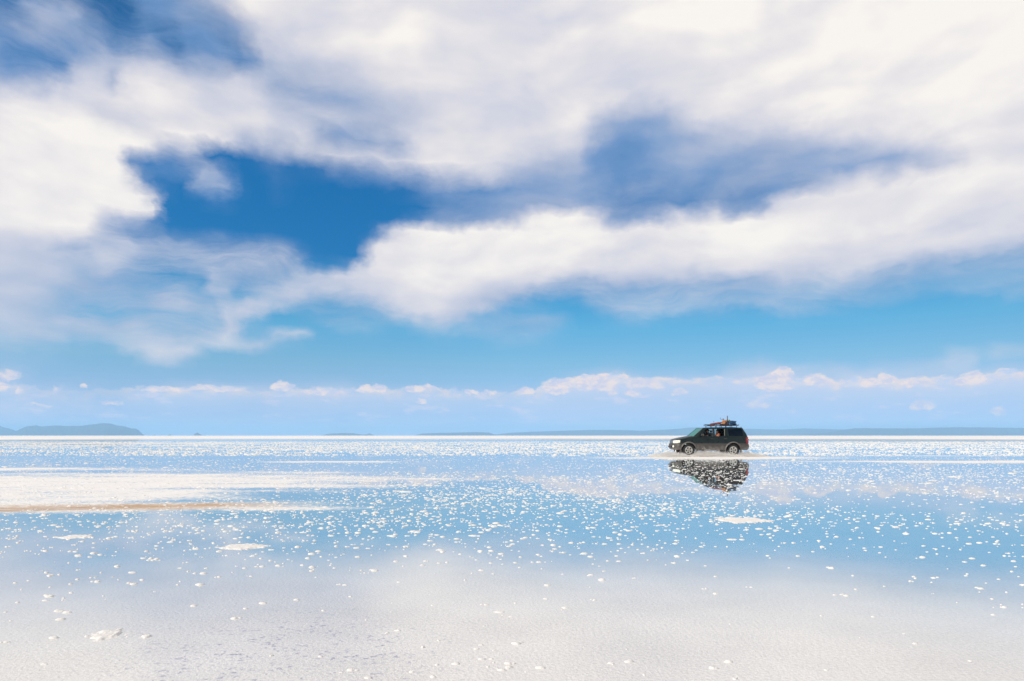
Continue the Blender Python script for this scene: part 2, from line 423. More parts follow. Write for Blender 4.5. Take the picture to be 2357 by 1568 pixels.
    acc = None; hacc = None
    for (x0, x1, yt, yb, k) in CUMULUS:
        cx = (x0 + x1) / 2
        a, e0 = d_to_azel(cx, yb - 0.25 * (yb - yt))
        _, e1 = d_to_azel(cx, yt)
        ra = (d_to_azel(x1, yb)[0] - d_to_azel(x0, yb)[0]) / 2
        re = e1 - e0
        q = g.v('MULTIPLY_ADD', pc, (1 / ra, 1 / re, 0), (-a / ra, -e0 / re, 0))
        q2 = g.v('MAXIMUM', q, g.v('MULTIPLY', q, (-1, -2.2, 1)))
        L = g.v('LENGTH', q2)
        f = g.m('MULTIPLY_ADD', g.m('MULTIPLY', L, L), -1.0, 1.0)       # 1 centre, 0 rim
        f = g.m('MULTIPLY', f, k)
        acc = f if acc is None else g.m('MAXIMUM', acc, f)
    nb2 = g.noise(g.v('ADD', g.comb(az, g.m('MULTIPLY', el, 1.3), 0.0), (9, 1, 0)), 90.0, 5.0, 0.6)
    cm = g.sstep(g.m('ADD', acc, g.m('MULTIPLY', g.m('SUBTRACT', nb2, 0.5), 0.25)), 0.0, 0.42)
    nb3 = g.noise(g.v('ADD', g.comb(az, g.m('MULTIPLY', el, 1.6), 0.0), (2, 8, 0)), 60.0, 4.0, 0.6)
    ccu = g.mix(g.sstep(nb3, 0.38, 0.62), lin(210, 210, 232), lin(252, 232, 222))
    skyc = g.mix(g.m('MULTIPLY', cm, 0.78), skyc, g.scale(ccu, 10.0))
    below = g.sstep(Z, -0.002, 0.0)
    skyc = g.mix(below, (4.5, 4.6, 4.8, 1), skyc)
    nt.links.new(skyc, bg.inputs['Color'])
    w.cycles.sampling_method = 'MANUAL'
    w.cycles.sample_map_resolution = 512

BANK = [(-200, 872, .4), (0, 872, .4), (60, 885, .3), (100, 896, .2), (250, 893, .2), (320, 891, .5), (380, 885, .6), (440, 889, .6), (500, 884, .6), (580, 891, .4), (605, 897, .3), (655, 880, .6),
        (690, 889, .5), (760, 890, .5), (815, 892, .5), (850, 886, .6), (890, 892, .5), (930, 895, .5), (990, 885, .6), (1020, 893, .55), (1065, 897, .55), (1150, 903, .35), (1185, 900, .4), (1205, 888, .7),
        (1240, 892, .75), (1290, 870, .85), (1340, 863, .9), (1410, 856, .9), (1470, 862, .8), (1550, 866, .7), (1640, 862, .7), (1735, 864, .75), (1800, 852, .85), (1850, 866, .8), (1880, 860, .85),
        (1920, 872, .75), (1978, 870, .8), (2030, 860, .85), (2070, 868, .8), (2190, 864, .8), (2250, 857, .85), (2300, 848, .8), (2357, 846, .8), (2700, 846, .7)]
CUMULUS = [  # x0, x1, top y, base y, strength
    (-30, 62, 846, 876, .5), (-20, 22, 872, 899, .6), (34, 54, 889, 908, .5), (181, 207, 881, 895, .9), (120, 135, 885, 905, .4),
    (318, 445, 886, 903, .6), (440, 580, 885, 901, .65), (618, 682, 876, 899, 1.1), (684, 800, 889, 909, .5), (815, 865, 886, 905, .9), (850, 893, 884, 905, .95),
    (928, 985, 886, 902, .8), (965, 1010, 882, 898, .9), (955, 982, 913, 931, .6), (1065, 1112, 896, 908, .7), (1100, 1150, 895, 909, .6),
    (1193, 1232, 886, 907, 1.0), (1238, 1330, 866, 905, .75), (1300, 1440, 856, 900, .6), (1400, 1560, 866, 895, .35), (1395, 1428, 890, 912, .5), (1430, 1480, 893, 912, .5),
    (1735, 1790, 863, 893, .9), (1772, 1832, 839, 878, 1.3), (1740, 1830, 874, 900, .7), (1846, 1914, 858, 886, 1.0),
    (1975, 2040, 868, 889, .8), (2010, 2068, 857, 886, .9), (2060, 2148, 873, 889, .6), (2185, 2240, 866, 886, .8), (2215, 2278, 855, 884, .8),
    (1540, 1585, 892, 912, .45), (2085, 2160, 916, 944, .5), (2275, 2320, 932, 956, .4), (1700, 1790, 918, 940, .3), (60, 120, 924, 936, .4), (225, 290, 921, 932, .35)]
TINT = [(0, (0.1089, 0.1668, 0.3041)), (0.0114, (0.1089, 0.1668, 0.3041)), (0.0933, (0.2104, 0.237, 0.274)), (0.1476, (0.2, 0.2798, 0.2792)), (0.2194, (0.1331, 0.3178, 0.3265)), (0.2725, (0.0622, 0.2999, 0.3359)), (0.3593, (0.0012, 0.2011, 0.302)), (0.5246, (0.0, 0.2308, 0.3526)), (0.6765, (0.0, 0.2209, 0.3303)), (0.8103, (0.0013, 0.1568, 0.2488))]
build_world()

# ------------------------------------------------------------------ helpers
def tag(o, label=None, cat=None, group=None, kind=None):
    if label: o["label"] = label
    if cat: o["category"] = cat
    if group: o["group"] = group
    if kind: o["kind"] = kind
    return o

def link_mesh(name, me, mat, parent=None, smooth=False):
    o = bpy.data.objects.new(name, me)
    col.objects.link(o)
    if mat: me.materials.append(mat)
    if smooth:
        me.shade_smooth()
    if parent:
        o.parent = parent
    return o

def from_np(name, verts, faces_flat, nper, mat, smooth=False, parent=None):
    me = bpy.data.meshes.new(name)
    me.vertices.add(len(verts)); me.vertices.foreach_set('co', np.asarray(verts, np.float32).ravel())
    nf = len(faces_flat) // nper
    me.loops.add(len(faces_flat)); me.loops.foreach_set('vertex_index', np.asarray(faces_flat, np.int32))
    me.polygons.add(nf)
    me.polygons.foreach_set('loop_start', np.arange(0, nf * nper, nper, dtype=np.int32))
    me.polygons.foreach_set('loop_total', np.full(nf, nper, np.int32))
    me.update(calc_edges=True)
    return link_mesh(name, me, mat, parent, smooth)

def from_bm(name, bm, mat, parent=None, smooth=False, bevel=0.0, angle=40):
    if bevel > 0:
        bmesh.ops.bevel(bm, geom=[e for e in bm.edges if len(e.link_faces) == 2 and e.calc_face_angle(0) > R(30)],
                        offset=bevel, segments=2, profile=0.6, affect='EDGES')
    bmesh.ops.recalc_face_normals(bm, faces=bm.faces)
    me = bpy.data.meshes.new(name)
    bm.to_mesh(me); bm.free()
    o = link_mesh(name, me, mat, parent)
    if smooth:
        me.shade_smooth()
        try: me.set_sharp_from_angle(angle=R(angle))
        except Exception: pass
    return o

def mat_new(name):
    m = bpy.data.materials.new(name)
    m.use_nodes = True
    m.node_tree.nodes.clear()
    g = NG(m.node_tree)
    out = g.n('ShaderNodeOutputMaterial')
    return m, g, out

def pmat(name, c, rough=0.5, metal=0.0, var=0.15, scale=8.0, bump=0.0, coat=0.0, spec=0.5, dirt=None, trans=0.0):
    """principled material with uneven colour and roughness"""
    m, g, out = mat_new(name)
    b = g.n('ShaderNodeBsdfPrincipled')
    tc = g.n('ShaderNodeTexCoord')
    nz = g.noise(tc.outputs['Object'], scale, 5.0, 0.6)
    c2 = tuple(x * (1 - var) for x in c[:3]) + (1,)
    c1 = tuple(min(1, x * (1 + var)) for x in c[:3]) + (1,)
    colr = g.mix(nz, c2, c1)
    if dirt:
        z = g.sep(tc.outputs['Object'])[2]
        nd = g.noise(tc.outputs['Object'], 5.0, 6.0, 0.65)
        f = g.m('MULTIPLY', g.sstep(g.m('ADD', z, g.m('MULTIPLY', g.m('SUBTRACT', nd, 0.5), 0.9)), dirt[1], dirt[2]), dirt[3])
        colr = g.mix(f, colr, dirt[0])
    g.put(b.inputs['Base Color'], colr)
    g.put(b.inputs['Roughness'], g.m('MULTIPLY_ADD', nz, 0.25 * rough, rough * 0.88))
    b.inputs['Metallic'].default_value = metal
    b.inputs['Specular IOR Level'].default_value = spec
    b.inputs['Coat Weight'].default_value = coat
    b.inputs['Transmission Weight'].default_value = trans
    if bump:
        bp = g.n('ShaderNodeBump')
        bp.inputs['Strength'].default_value = bump
        bp.inputs['Distance'].default_value = 0.02
        g.put(bp.inputs['Height'], g.noise(tc.outputs['Object'], scale * 4, 6.0, 0.6))
        m.node_tree.links.new(bp.outputs[0], b.inputs['Normal'])
    m.node_tree.links.new(b.outputs[0], out.inputs[0])
    return m

# ------------------------------------------------------------------ layout of the flat (metres, camera at 0,0 looking +Y)
def d2w(x, y):
    Y = CAM_H * F / (y - HY)
    return ((x - HX) / F * Y, Y)

# solid dry crust: centre x,y, radii, rotation, strength
CRUST = [(12.2, 40.5, 8.2, 3.0, 2, 1.0), (25.5, 34.4, 12.5, 2.0, -1, 1.0), (-9.2, 34.2, 4.4, 1.2, 0, 1.0),
         (-13.5, 19.2, 11.4, 5.6, 6, .85), (-13.0, 14.6, 8.6, 2.2, 5, .9), (-23.0, 27.0, 10, 1.6, 0, .8), (-62, 118, 40, 9, 0, .7), (70, 118, 40, 4, 0, .8), (40, 80, 22, 1.8, 0, .7), (-20, 66, 12, 1.6, 0, .6), (-50, 85, 18, 2.5, 0, .6),
         (30, 44.5, 16, 0.7, 0, .7), (-9.5, 12.6, 7.5, 1.2, 4, .8)]

def ground_material():
    m, g, out = mat_new("salt_flat")
    geo = g.n('ShaderNodeNewGeometry')
    P = geo.outputs['Position']
    X, Y, Z = g.sep(P)
    dist = g.v('LENGTH', g.comb(X, Y, 0.0))
    # --- dry crust mask
    edge_n = g.m('SUBTRACT', g.noise(P, 0.55, 6.0, 0.62), 0.5)
    fine_n = g.m('SUBTRACT', g.noise(P, 7.0, 4.0, 0.62), 0.5)
    acc = None
    for (cx, cy, rx, ry, rot, k) in CRUST:
        c, s_ = math.cos(R(rot)), math.sin(R(rot))
        dx = g.m('SUBTRACT', X, cx); dy = g.m('SUBTRACT', Y, cy)
        u = g.m('DIVIDE', g.m('ADD', g.m('MULTIPLY', dx, c), g.m('MULTIPLY', dy, s_)), rx)
        v = g.m('DIVIDE', g.m('SUBTRACT', g.m('MULTIPLY', dy, c), g.m('MULTIPLY', dx, s_)), ry)
        f = g.m('MULTIPLY', g.m('SUBTRACT', 1.0, g.m('ADD', g.m('MULTIPLY', u, u), g.m('MULTIPLY', v, v))), k)
        acc = f if acc is None else g.m('MAXIMUM', acc, f)
    pools = g.m('SUBTRACT', g.noise(g.v('MULTIPLY', P, (0.16, 0.75, 1)), 1.0, 4.0, 0.5), 0.5)
    crust = g.m('ADD', acc, g.m('ADD', g.m('MULTIPLY', edge_n, 1.6), g.m('ADD', g.m('MULTIPLY', fine_n, 2.0), g.m('MULTIPLY', pools, 2.3))))
    crust = g.m('MULTIPLY', g.sstep(crust, -0.15, 0.75), 0.95)
    # far away the film of water ends in bands of bare salt
    bandn = g.noise(g.v('MULTIPLY', P, (0.006, 0.045, 1)), 1.0, 5.0, 0.55)
    far = g.sstep(g.m('ADD', dist, g.m('MULTIPLY', g.m('SUBTRACT', bandn, 0.5), 380.0)), 190.0, 330.0)
    # grains standing out of the water, too far off to be modelled one by one
    sp = g.noise(P, 6.0, 2.0, 0.5)
    sp2 = g.noise(g.v('MULTIPLY', P, (1.0, 0.22, 1.0)), 2.2, 4.0, 0.7)
    thr = g.fmix(g.sstep(dist, 30.0, 180.0), 0.66, 0.525)
    grains = g.sstep(g.m('ADD', g.m('MULTIPLY', sp, 0.35), g.m('MULTIPLY', sp2, 0.65)), thr, g.m('ADD', thr, 0.05))
    grains = g.m('MULTIPLY', grains, g.sstep(dist, 26.0, 60.0))
    dry = g.m('MAXIMUM', g.m('MAXIMUM', crust, far), grains)
    # --- bare salt
    n_big = g.noise(P, 1.3, 6.0, 0.6)
    n_fin = g.noise(P, 42.0, 5.0, 0.65)
    dcol = g.mix(n_big, (0.78, 0.73, 0.67, 1), (0.89, 0.865, 0.83, 1))
    # brown ruts of an old wheel track
    lx = g.m('SUBTRACT', Y, g.m('MULTIPLY_ADD', X, 0.185, 14.05))
    wob = g.m('MULTIPLY', g.m('SUBTRACT', g.noise(g.v('MULTIPLY', P, (0.35, 1.6, 1)), 1.0, 5.0, 0.6), 0.5), 1.1)
    la = g.m('ABSOLUTE', g.m('ADD', lx, wob))
    along = g.m('MULTIPLY', g.sstep(X, -3.2, -6.0), 1.0)
    rut = g.m('MULTIPLY', g.sstep(g.m('ADD', la, g.m('MULTIPLY', fine_n, 1.6)), 1.0, 0.15), along)
    streak = g.noise(g.v('MULTIPLY', P, (0.8, 14.0, 1)), 1.0, 4.0, 0.6)
    rutf = g.m('MULTIPLY', rut, g.sstep(streak, 0.30, 0.52))
    brown = g.mix(n_big, (0.42, 0.25, 0.12, 1), (0.62, 0.42, 0.25, 1))
    dcol = g.mix(rutf, dcol, brown)
    dry = g.m('MAXIMUM', dry, g.m('MULTIPLY', rut, 0.85))
    # darker salty mud where the wheels run
    wt = g.m('MULTIPLY', g.sstep(g.m('ABSOLUTE', g.m('SUBTRACT', Y, 42.6)), 2.0, 0.4), g.sstep(g.m('ABSOLUTE', g.m('SUBTRACT', X, 14.0)), 9.0, 4.0))
    dcol = g.mix(g.m('MULTIPLY', wt, g.sstep(streak, 0.42, 0.6)), dcol, (0.84, 0.77, 0.68, 1))
    dif = g.n('ShaderNodeBsdfPrincipled')
    g.put(dif.inputs['Base Color'], dcol)
    dif.inputs['Roughness'].default_value = 0.85
    dif.inputs['Specular IOR Level'].default_value = 0.3
    bp = g.n('ShaderNodeBump'); bp.inputs['Strength'].default_value = 0.6; bp.inputs['Distance'].default_value = 0.03
    g.put(bp.inputs['Height'], g.m('ADD', g.noise(P, 9.0, 6.0, 0.65), g.m('MULTIPLY', streak, rut)))
    m.node_tree.links.new(bp.outputs[0], dif.inputs['Normal'])
    # --- salt under a film of water
    shallow = g.sstep(dist, 9.5, 5.0)                     # nearer the bank the crust pokes the film
    n_m = g.noise(P, 0.9, 4.0, 0.55)
    wetc = g.mix(g.m('ADD', g.m('MULTIPLY', g.m('SUBTRACT', n_fin, 0.5), 1.5), n_m), (0.64, 0.61, 0.585, 1), (0.95, 0.905, 0.845, 1))
    pit_shade = g.sstep(g.noise(P, 24.0, 4.0, 0.6), 0.47, 0.38)  # shading of tiny bumps, painted as dark specks into the wet salt colour
    pit_shade = g.m('MULTIPLY', pit_shade, g.sstep(g.noise(P, 5.5, 4.0, 0.65), 0.44, 0.60))
    pu = g.v('LENGTH', g.v('MULTIPLY', g.v('SUBTRACT', P, (-1.35, 4.1, 0)), (0.75, 0.8, 1)))
    pit_shade_zone = g.sstep(g.m('ADD', pu, g.m('MULTIPLY', g.m('SUBTRACT', g.noise(P, 1.6, 4.0, 0.6), 0.5), 1.2)), 1.1, 0.35)
    wetc = g.mix(g.m('MULTIPLY', g.m('MULTIPLY', pit_shade, pit_shade_zone), 0.75), wetc, (0.32, 0.31, 0.42, 1))
    und = g.n('ShaderNodeBsdfDiffuse')
    g.put(und.inputs['Color'], wetc)
    bw = g.n('ShaderNodeBump'); bw.inputs['Strength'].default_value = 0.6; bw.inputs['Distance'].default_value = 0.02
    g.put(bw.inputs['Height'], n_fin)
    m.node_tree.links.new(bw.outputs[0], und.inputs['Normal'])
    gl = g.n('ShaderNodeBsdfGlossy')
    gl.inputs['Color'].default_value = (0.82, 0.89, 0.91, 1)
    g.put(gl.inputs['Roughness'], g.fmix(shallow, 0.012, 0.16))
    bw2 = g.n('ShaderNodeBump'); bw2.inputs['Distance'].default_value = 0.01
    g.put(bw2.inputs['Strength'], g.m('MULTIPLY', shallow, 0.10))
    g.put(bw2.inputs['Height'], g.noise(P, 24.0, 4.0, 0.6))
    m.node_tree.links.new(bw2.outputs[0], gl.inputs['Normal'])
    lw = g.n('ShaderNodeLayerWeight'); lw.inputs['Blend'].default_value = 0.5
    fr = g.ramp(lw.outputs['Facing'], FRES)
    wet = g.n('ShaderNodeMixShader')
    g.put(wet.inputs[0], fr)
    m.node_tree.links.new(und.outputs[0], wet.inputs[1]); m.node_tree.links.new(gl.outputs[0], wet.inputs[2])
    fin = g.n('ShaderNodeMixShader')
    g.put(fin.inputs[0], dry)
    m.node_tree.links.new(wet.outputs[0], fin.inputs[1]); m.node_tree.links.new(dif.outputs[0], fin.inputs[2])
    m.node_tree.links.new(fin.outputs[0], out.inputs[0])
    return m

def gy3(v): return (v, v, v)
FRES = [(0.0, gy3(.03)), (0.5, gy3(.08)), (0.66, gy3(.13)), (0.74, gy3(.25)), (0.80, gy3(.50)), (0.86, gy3(.84)), (0.93, gy3(.95)), (1.0, gy3(.98))]
FAR = 13000.0
def build_ground():
    me = bpy.data.meshes.new("salt_flat")
    bm = bmesh.new()
    rings = [0, 20, 80, 300, 1200, 4000, FAR]
    n = 64
    prev = None
    cv = bm.verts.new((0, 0, 0))
    for r in rings[1:]:
        cur = [bm.verts.new((r * math.cos(i * math.tau / n), r * math.sin(i * math.tau / n), 0)) for i in range(n)]
        for i in range(n):
            j = (i + 1) % n
            if prev is None: bm.faces.new((cv, cur[i], cur[j]))
            else: bm.faces.new((prev[i], cur[i], cur[j], prev[j]))
        prev = cur
    bm.to_mesh(me); bm.free()
    o = link_mesh("ground", me, ground_material())
    tag(o, "vast white salt flat under a mirror film of water", None, None, 'structure')
build_ground()

# ------------------------------------------------------------------ salt clumps standing out of the water
M_SALT = pmat("dry_salt", (0.81, 0.775, 0.73, 1), 0.8, var=0.06, scale=30, bump=0.5)
rng = np.random.default_rng(7)

def vnoise(x, y, s, seed):
    r_ = np.random.default_rng(seed); t = r_.random((256, 256))
    x = x / s; y = y / s
    i = np.floor(x).astype(int); j = np.floor(y).astype(int); fx = x - i; fy = y - j
    fx = fx * fx * (3 - 2 * fx); fy = fy * fy * (3 - 2 * fy)
    a = t[i % 256, j % 256]; b = t[(i + 1) % 256, j % 256]; c = t[i % 256, (j + 1) % 256]; d = t[(i + 1) % 256, (j + 1) % 256]
    return (a * (1 - fx) + b * fx) * (1 - fy) + (c * (1 - fx) + d * fx) * fy

def density(x, y):
    """clumps per square metre"""
    d = np.interp(y, [2.5, 4.0, 6.0, 7.5, 9.0, 11, 14, 20, 30, 45, 70, 110, 160], [60, 42, 30, 26, 36, 52, 46, 24, 11, 8.5, 7, 4.5, 2.5])
    n = vnoise(x, y, 2.6, 1) * 0.5 + vnoise(x, y, 1.0, 2) * 0.3 + vnoise(x, y, 7.0, 3) * 0.4
    d = d * np.clip((n - 0.25) * 1.9, 0.12, 2.2)
    d *= np.where((y < 20), np.interp(x / np.maximum(y, 1), [-0.75, -0.35, 0.0, 0.75], [0.75, 1.0, 1.25, 0.7]), 1.0)
    return d

def build_clumps():
    V = []; Fc = []; nv = 0
    # near: irregular little mounds; far: simpler ones
    def scatter(y0, y1, dmax):
        area = 0.80 * (y1 * y1 - y0 * y0)
        n = int(area * dmax)
        y = np.sqrt(rng.random(n) * (y1 * y1 - y0 * y0) + y0 * y0)
        x = (rng.random(n) * 2 - 1) * 0.80 * y
        keep = rng.random(n) < density(x, y) / dmax
        return x[keep], y[keep]
    def mounds(x, y, rad, hgt, k, rings):
        nonlocal nv
        n = len(x)
        ang = np.arange(k) * 2 * np.pi / k
        rot = rng.random(n) * 6.28
        el = 1 + rng.random(n) * 0.9
        base_r = rad[:, None] * (0.72 + 0.56 * rng.random((n, k)))
        per = k * rings + 1
        vs = np.zeros((n, per, 3), np.float32)
        for ri in range(rings):
            f = [1.0, 0.82, 0.42][ri] if rings == 3 else [1.0, 0.6][ri]
            hz = [-0.3, 0.55, 0.92][ri] if rings == 3 else [-0.2, 0.85][ri]
            rr = base_r * f * (0.9 + 0.2 * rng.random((n, k)))
            a = ang[None] + rot[:, None]
            vs[:, ri * k:(ri + 1) * k, 0] = x[:, None] + rr * np.cos(a) * el[:, None]
            vs[:, ri * k:(ri + 1) * k, 1] = y[:, None] + rr * np.sin(a)
            vs[:, ri * k:(ri + 1) * k, 2] = (hgt[:, None] * hz * (0.7 + 0.6 * rng.random((n, k)))) if ri else (-0.004)
        vs[:, -1, 0] = x; vs[:, -1, 1] = y; vs[:, -1, 2] = hgt * (0.95 + 0.2 * rng.random(n))
        tri = []
        for ri in range(rings - 1):
            for i in range(k):
                j = (i + 1) % k
                a, b, c, d = ri * k + i, ri * k + j, (ri + 1) * k + j, (ri + 1) * k + i
                tri += [a, b, c, a, c, d]
        o_ = (rings - 1) * k
        for i in range(k):
            tri += [o_ + i, o_ + (i + 1) % k, per - 1]
        tri = np.array(tri)
        idx = (np.arange(n) * per)[:, None] + tri[None] + nv
        nv += n * per
        V.append(vs.reshape(-1, 3)); Fc.append(idx.ravel())
    x, y = scatter(2.6, 16, 130)
    # small companions beside the larger clumps
    r0 = np.exp(rng.normal(-4.5, 0.55, len(x)))
    r0 = np.clip(r0, 0.004, 0.032)
    mounds(x, y, r0, 0.004 + r0 * 0.26 * (0.6 + 0.8 * rng.random(len(x))), 9, 3)
    m = rng.random(len(x)) < 0.5
    x2 = x[m] + rng.normal(0, 1.5, m.sum()) * r0[m]; y2 = y[m] + rng.normal(0, 0.8, m.sum()) * r0[m]
    mounds(x2, y2, r0[m] * 0.6, 0.003 + r0[m] * 0.18, 7, 3)
    x, y = scatter(16, 45, 110)
    r0 = np.clip(np.exp(rng.normal(-4.3, 0.6, len(x))), 0.006, 0.09)
    mounds(x, y, r0, 0.004 + r0 * 0.20, 6, 2)
    x, y = scatter(45, 150, 45)
    r0 = np.clip(np.exp(rng.normal(-3.4, 0.5, len(x))), 0.02, 0.16)
    mounds(x, y, r0, 0.008 + r0 * 0.30, 5, 2)
    o = from_np("salt_clumps", np.concatenate(V), np.concatenate(Fc), 3, M_SALT)
    tag(o, "thousands of small white salt clumps poking out of the shallow water", None, None, 'stuff')
build_clumps()

def salt_patch(cx, cy, rx, ry, seed, label, gaps=0.0, h=0.02):
    """a ragged raised plate of dry salt, modelled as a height field clipped at its own shore"""
    nx, ny = 110, 60
    xs = np.linspace(-1.25, 1.25, nx); ys = np.linspace(-1.35, 1.35, ny)
    U, W = np.meshgrid(xs, ys)
    n = (vnoise(U * rx + 50, W * ry + 50, 0.10, seed) - .5) * .9 + (vnoise(U * rx + 50, W * ry + 50, 0.035, seed + 1) - .5) * .8 + (vnoise(U * rx + 50, W * ry + 50, 0.3, seed + 2) - .5) * .9
    f = 1 - (np.abs(U) ** 1.6 + np.abs(W) ** 2 * (1 + 0.8 * np.abs(U))) + n * (0.95 + gaps)
    z = h * np.clip(f, -0.5, 0.55) / 0.55
    z = z + (f > 0.1) * h * 0.5 * (vnoise(U * rx + 9, W * ry + 9, 0.02, seed + 4) - 0.5)
    idx = -np.ones(U.shape, int); verts = []; faces = []
    ok = f > -0.25
    for j in range(ny - 1):
        for i in range(nx - 1):
            q = [(j, i), (j, i + 1), (j + 1, i + 1), (j + 1, i)]
            if all(ok[a] for a in q):
                for a in q:
                    if idx[a] < 0:
                        idx[a] = len(verts); verts.append((U[a] * rx, W[a] * ry, z[a]))
                faces += [idx[a] for a in q]
    o = from_np("salt_patch", verts, faces, 4, M_SALT, smooth=True)
    o.location = (cx, cy, 0.0)
    tag(o, label, "salt crust", "raised salt patches on the wet flat")
for (x0, x1, y, dy, sd, lab, gp) in [
        (1640, 1768, 1197, 7, 11, "long ragged white salt streak in the blue water below the car's reflection", .2),
        (508, 612, 1259, 6, 12, "flat white salt patch at the edge of blue water, left of the middle", .1),
        (192, 300, 1463, 13, 13, "largest white salt patch, in the near left corner of the flat", .2),
        (138, 205, 1236, 4, 14, "small thin white salt patch near the left edge under the brown track", .1),
        (2170, 2215, 1323, 4, 15, "tiny white salt island in pale blue water at the lower right", .1)]:
    X0, Yc = d2w(x0, y); X1, _ = d2w(x1, y)
    _, Ya = d2w(x0, y + dy); _, Yb = d2w(x0, y - dy)
    if x0 == 2170: continue
    salt_patch((X0 + X1) / 2, Yc, (X1 - X0) / 2, (Yb - Ya) / 2, sd, lab, gp, h=0.012)

# ------------------------------------------------------------------ hills on the horizon
def hill_mat():
    m, g, out = mat_new("dry_hillside")
    geo = g.n('ShaderNodeNewGeometry')
    P = geo.outputs['Position']
    n = g.noise(P, 0.012, 7.0, 0.6)
    b = g.n('ShaderNodeBsdfDiffuse')
    g.put(b.inputs['Color'], g.mix(n, (0.05, 0.06, 0.055, 1), (0.12, 0.10, 0.085, 1)))
    m.node_tree.links.new(b.outputs[0], out.inputs[0])
    return m
M_HILL = hill_mat()
def hill(pts, D, label, name="hill", depth=900.0, seed=1):
    """pts: skyline (D px) seen at distance D; a real ridge with slopes on both sides"""
    xs = np.array([p[0] for p in pts], float); hs = np.array([HY - p[1] for p in pts], float)
    n = int(max(24, (xs[-1] - xs[0]) / 2.5)); m = 13
    X = np.linspace(xs[0], xs[-1], n)
    H = np.interp(X, xs, hs) * D / F
    r_ = np.random.default_rng(seed)
    H = H * (1 + 0.03 * (vnoise(X, X * 0 + 5, 6.0, seed) - 0.5))
    verts = []; faces = []
    for i in range(n):
        a = (X[i] - HX) / F
        for j in range(m):
            t = j / (m - 1) * 2 - 1                       # -1 near foot .. 1 far foot
            yy = D + t * depth * (0.4 + 0.6 * H[i] / max(H.max(), 1))
            gul = 1 - 0.35 * (vnoise(np.array([X[i] * 1.0]), np.array([j * 1.3 + 3]), 5.0, seed + 3)[0]) * (1 - abs(1 - 2 * abs(t)))
            z = H[i] * (1 - abs(t) ** 1.3) * gul if t != 0 else H[i]
            verts.append((a * yy, yy, z - (2.0 if abs(t) == 1 else 0) - 0.5))
    for i in range(n - 1):
        for j in range(m - 1):
            q = i * m + j
            faces += [q, q + m, q + m + 1, q + 1]
    o = from_np(name, verts, faces, 4, M_HILL, smooth=True)
    tag(o, label, None, None, 'structure')
HD = 9000.0
hill([(-260, 1000), (-180, 985), (-90, 976), (-30, 978), (0, 980.5), (17, 985), (37, 991.5), (60, 997), (84, 1002.5)], HD * 1.1, "far hill cut by the left edge of the photo", seed=3)
hill([(20, 1002), (37, 992), (60, 981.8), (81, 979), (97, 981.5), (128, 979), (151, 980.5), (188, 980), (215, 976.5), (240, 974), (255, 974.8),
      (269, 979), (289, 981.5), (304, 986.5), (312, 986), (318, 989.5), (325, 996), (333, 1002)], HD, "broad blue table hill on the left horizon", seed=4)
hill([(353, 1002.3), (356, 999.5), (359, 1002.3)], HD, "speck of an islet right of the table hill", "islet", 80, 5)
hill([(386, 1002.3), (391, 999.3), (396, 1002.3)], HD, "second tiny islet on the left horizon", "islet", 80, 6)
hill([(444, 1002.3), (450, 997), (454, 995.5), (458, 997.5), (466, 1002.3)], HD, "largest dark islet on the left horizon", "islet", 120, 7)
hill([(738, 1002.3), (760, 998), (790, 996.5), (815, 997.2), (835, 1000.5), (840, 1000), (852, 997.5), (862, 1002.3)], HD * 1.2, "low faint hill on the middle horizon", seed=8)
hill([(955, 1002.3), (970, 998), (1010, 996.5), (1060, 995.5), (1100, 994.5), (1125, 995.5), (1145, 1002)], HD * 1.2, "faint low ridge left of the long range", seed=9)
hill([(1120, 1002.3), (1176, 996), (1230, 993.5), (1294, 991.5), (1361, 989.5), (1420, 989.5), (1479, 991.5), (1563, 986.8), (1589, 984), (1610, 984), (1640, 987), (1719, 987),
      (1800, 988.5), (1850, 986), (1935, 988.5), (2052, 990), (2160, 996), (2240, 1002)], HD * 1.25, "long pale blue range behind the car", seed=10)
hill([(1830, 1002.3), (1900, 996), (1935, 990), (1968, 985.2), (2052, 986), (2100, 986), (2153, 984.2), (2203, 983.4), (2270, 983.8), (2357, 985), (2500, 982), (2700, 990), (2800, 1001)],
     HD * 1.05, "nearer blue range at the right end of the horizon", seed=11)

# ------------------------------------------------------------------ the car (local x: - front, + rear; near side is -y)
MUD = (0.36, 0.31, 0.26, 1)
M_BODY = pmat("dark_green_paint", (0.006, 0.013, 0.012, 1), 0.28, var=0.2, scale=3, coat=0.0, spec=0.35, dirt=(MUD, 1.0, 0.30, 0.10))
M_LOW = pmat("taupe_lower_paint", (0.060, 0.052, 0.046, 1), 0.5, var=0.2, scale=4, dirt=(MUD, 0.75, 0.30, 0.45))
M_FLARE = pmat("grey_flare_plastic", (0.13, 0.115, 0.10, 1), 0.5, var=0.2, scale=6)
M_BLACK = pmat("black_plastic", (0.012, 0.012, 0.012, 1), 0.5, var=0.2)
M_TYRE = pmat("tyre_rubber", (0.018, 0.017, 0.016, 1), 0.85, var=0.3, bump=0.3)
M_ALLOY = pmat("pale_alloy", (0.62, 0.58, 0.50, 1), 0.35, metal=0.55, var=0.12)
M_RACK = pmat("black_steel_rack", (0.015, 0.018, 0.018, 1), 0.4, var=0.2)
M_LAMP = pmat("headlamp_glass", (0.85, 0.82, 0.68, 1), 0.12, var=0.15, scale=14, coat=0.8)
M_RED = pmat("red_lamp", (0.22, 0.010, 0.008, 1), 0.2, var=0.2, coat=0.6)
M_AMBER = pmat("amber_lamp", (0.40, 0.12, 0.06, 1), 0.2, coat=0.6)
M_SEAT = pmat("seat_cloth", (0.035, 0.033, 0.032, 1), 0.9)
M_TRIM = pmat("beige_trim", (0.36, 0.33, 0.25, 1), 0.6)
